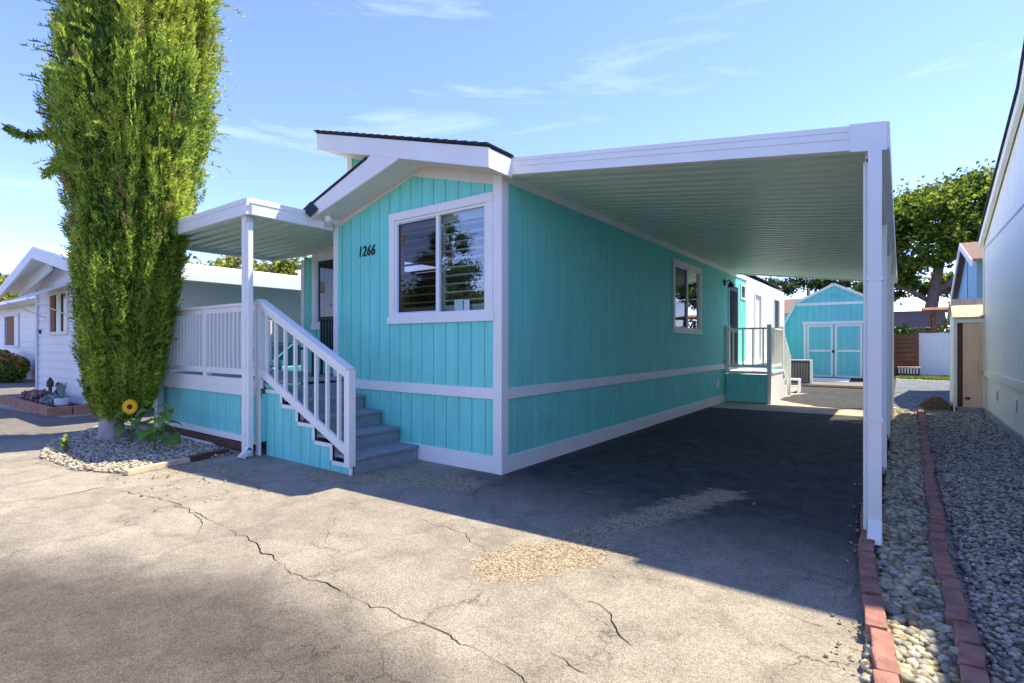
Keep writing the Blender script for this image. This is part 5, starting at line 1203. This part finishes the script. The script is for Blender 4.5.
# big oak on the right
cl=[]
for (x,y,z,r) in [(5.2,36,9.2,2.2),(7.4,37,10.2,2.0),(9.2,38,9.4,2.1),(3.4,35.5,8.4,1.7),(3.0,36,6.4,1.7),(5.4,34.8,7.2,1.5),(7.6,36,7.9,1.9),(9.6,37,7.0,1.9),(2.4,35.5,4.8,1.3),(11,38.5,8.6,2.1),(4.0,38,10.2,1.6),(8.8,35.5,5.4,1.6),(6.9,39,5.3,1.6),(3.8,37,5.1,1.2)]: cl.append((x,y,z,r))
tree('oak_tree','large spreading oak tree with bent trunk beyond the far fence',(4.9,36,0),([(4.6,36,0),(4.8,36,2),(5.1,36,4),(5.4,36.2,6),(5.8,36.4,8)],[.42,.36,.32,.26,.14]),
  [([(5.1,36,4.3),(6.6,36.3,5.7),(8.4,36.8,6.3),(10,37.4,7.4)],[.24,.2,.15,.06]),([(5.05,36,4),(3.9,35.7,4.8),(2.7,35.5,5.2)],[.16,.12,.05]),([(5.4,36.2,6),(4.2,36,7.3),(3.4,36,8.4)],[.15,.1,.05])],cl,62000,.17,'oak_leaf')
# tree above left neighbour's roof
cl=[(-24,7,4.4,1.5),(-22.3,8,4.9,1.5),(-20.6,9,4.6,1.5),(-19,10,4.4,1.4),(-17.6,11,4.0,1.3),(-25.3,6.4,3.6,1.2),(-21.5,9,3.4,1.4),(-18.5,11,3.2,1.3)]
tree('leafy_tree','yellow green tree showing above the white awning roof behind the deck',(-21,9,0),([(-21,9,0),(-21,9,4)],[.3,.18]),[([(-21,9,2.5),(-23.5,7.5,4.2)],[.15,.05]),([(-21,9,2.5),(-18.5,10.5,4)],[.15,.05])],cl,20000,.14,'yellow_leaf')
cl=[(-57,6,5.6,2.3),(-54,7,5.0,2.0),(-61,6,6.2,2.4)]
tree('leafy_tree','pale tree at the far left edge behind the white home',(-57,6,0),([(-57,6,0),(-57,6,5)],[.25,.12]),[],cl,7000,.16,'yellow_leaf')
cl=[(-1.5,27,4.6,.9),(-.2,27.5,4.9,.9),(.9,27.5,4.6,.8)]
tree('small_tree','small dark green tree above the brown roof behind aqua shed',(-.4,27.4,0),([(-.4,27.4,0),(-.4,27.4,4.4)],[.15,.08]),[],cl,5000,.10,'dark_leaf')
cl=[(4.3,29,2.2,1.0),(3.6,30,2.4,1.1),(2.8,29,2.3,1.0),(5.8,30.5,2.6,1.2),(7.4,31,2.8,1.3)]
for i,(x,y,z,r) in enumerate(cl):
    bush('far_shrub',['round dark shrub left of the oak trunk beyond the fence','shrub directly below the oak beyond brown fence','shrub at left end of the brown fence','shrub behind the pergola posts','shrub right of the pergola roof'][i],'shrub',(x,y,z-1.1),(r,r,r*1.1),1600,.14,'dark_leaf')
# unseen tree added so its crown above the gravel shades the driveway strip
cl=[]
for (x,y,z,r) in [(5.9,6.3,9.0,1.2),(6.0,7.4,9.3,1.4),(7.2,7.3,10.6,1.5),(6.4,8.8,10.3,1.3),(7.5,8.9,11.4,1.6),(7.0,10.2,11.8,1.2),(8.6,10.6,12.8,1.3),(8.6,8.0,11.6,1.7),(5.3,4.9,8.5,.95),(5.3,5.8,8.2,1.0),(6.9,5.9,9.8,1.2)]: cl.append((x,y,z,r))
tree('added_shade_tree','unseen tree added behind the pale mint neighbour home to shade the driveway',(9.3,7.5,0),([(9.3,7.5,0),(9.2,7.5,4),(8.7,7.4,8),(7.6,7.2,11)],[.4,.34,.24,.1]),
  [([(9.1,7.5,5.5),(7.6,5.8,8.6),(6.2,4.8,9.6)],[.2,.14,.05]),([(9.0,7.5,6.5),(7.8,9.5,10),(6.8,11,11.5)],[.2,.14,.05])],cl,60000,.22,'oak_leaf')
# trees across the street behind the camera (seen in the window panes)
cl=[(-13,-13,1.6,1.7),(-13,-13,3.2,1.5),(-13,-13,4.8,1.2),(-13,-13,6.1,.8),(-13,-13,7.2,.45)]
tree('street_conifer','dark conical tree across the street mirrored in the front window',(-13,-13,0),([(-13,-13,0),(-13,-13,7.3)],[.22,.04]),[],cl,40000,.085,'dark_leaf')
cl=[(-22,-14,2.6,2.2),(-19,-17,3.2,2.4),(-16,-20,3.0,2.3),(-9,-19,2.4,2.0),(-25,-9,2.6,2.2)]
tree('street_tree','low spreading tree across the street mirrored in the front window',(-18,-17,0),([(-18,-17,0),(-18,-17,3)],[.25,.12]),[],cl,36000,.12,'oak_leaf')

for o in list(bpy.data.objects):
    if '_o' in o: del o['_o']
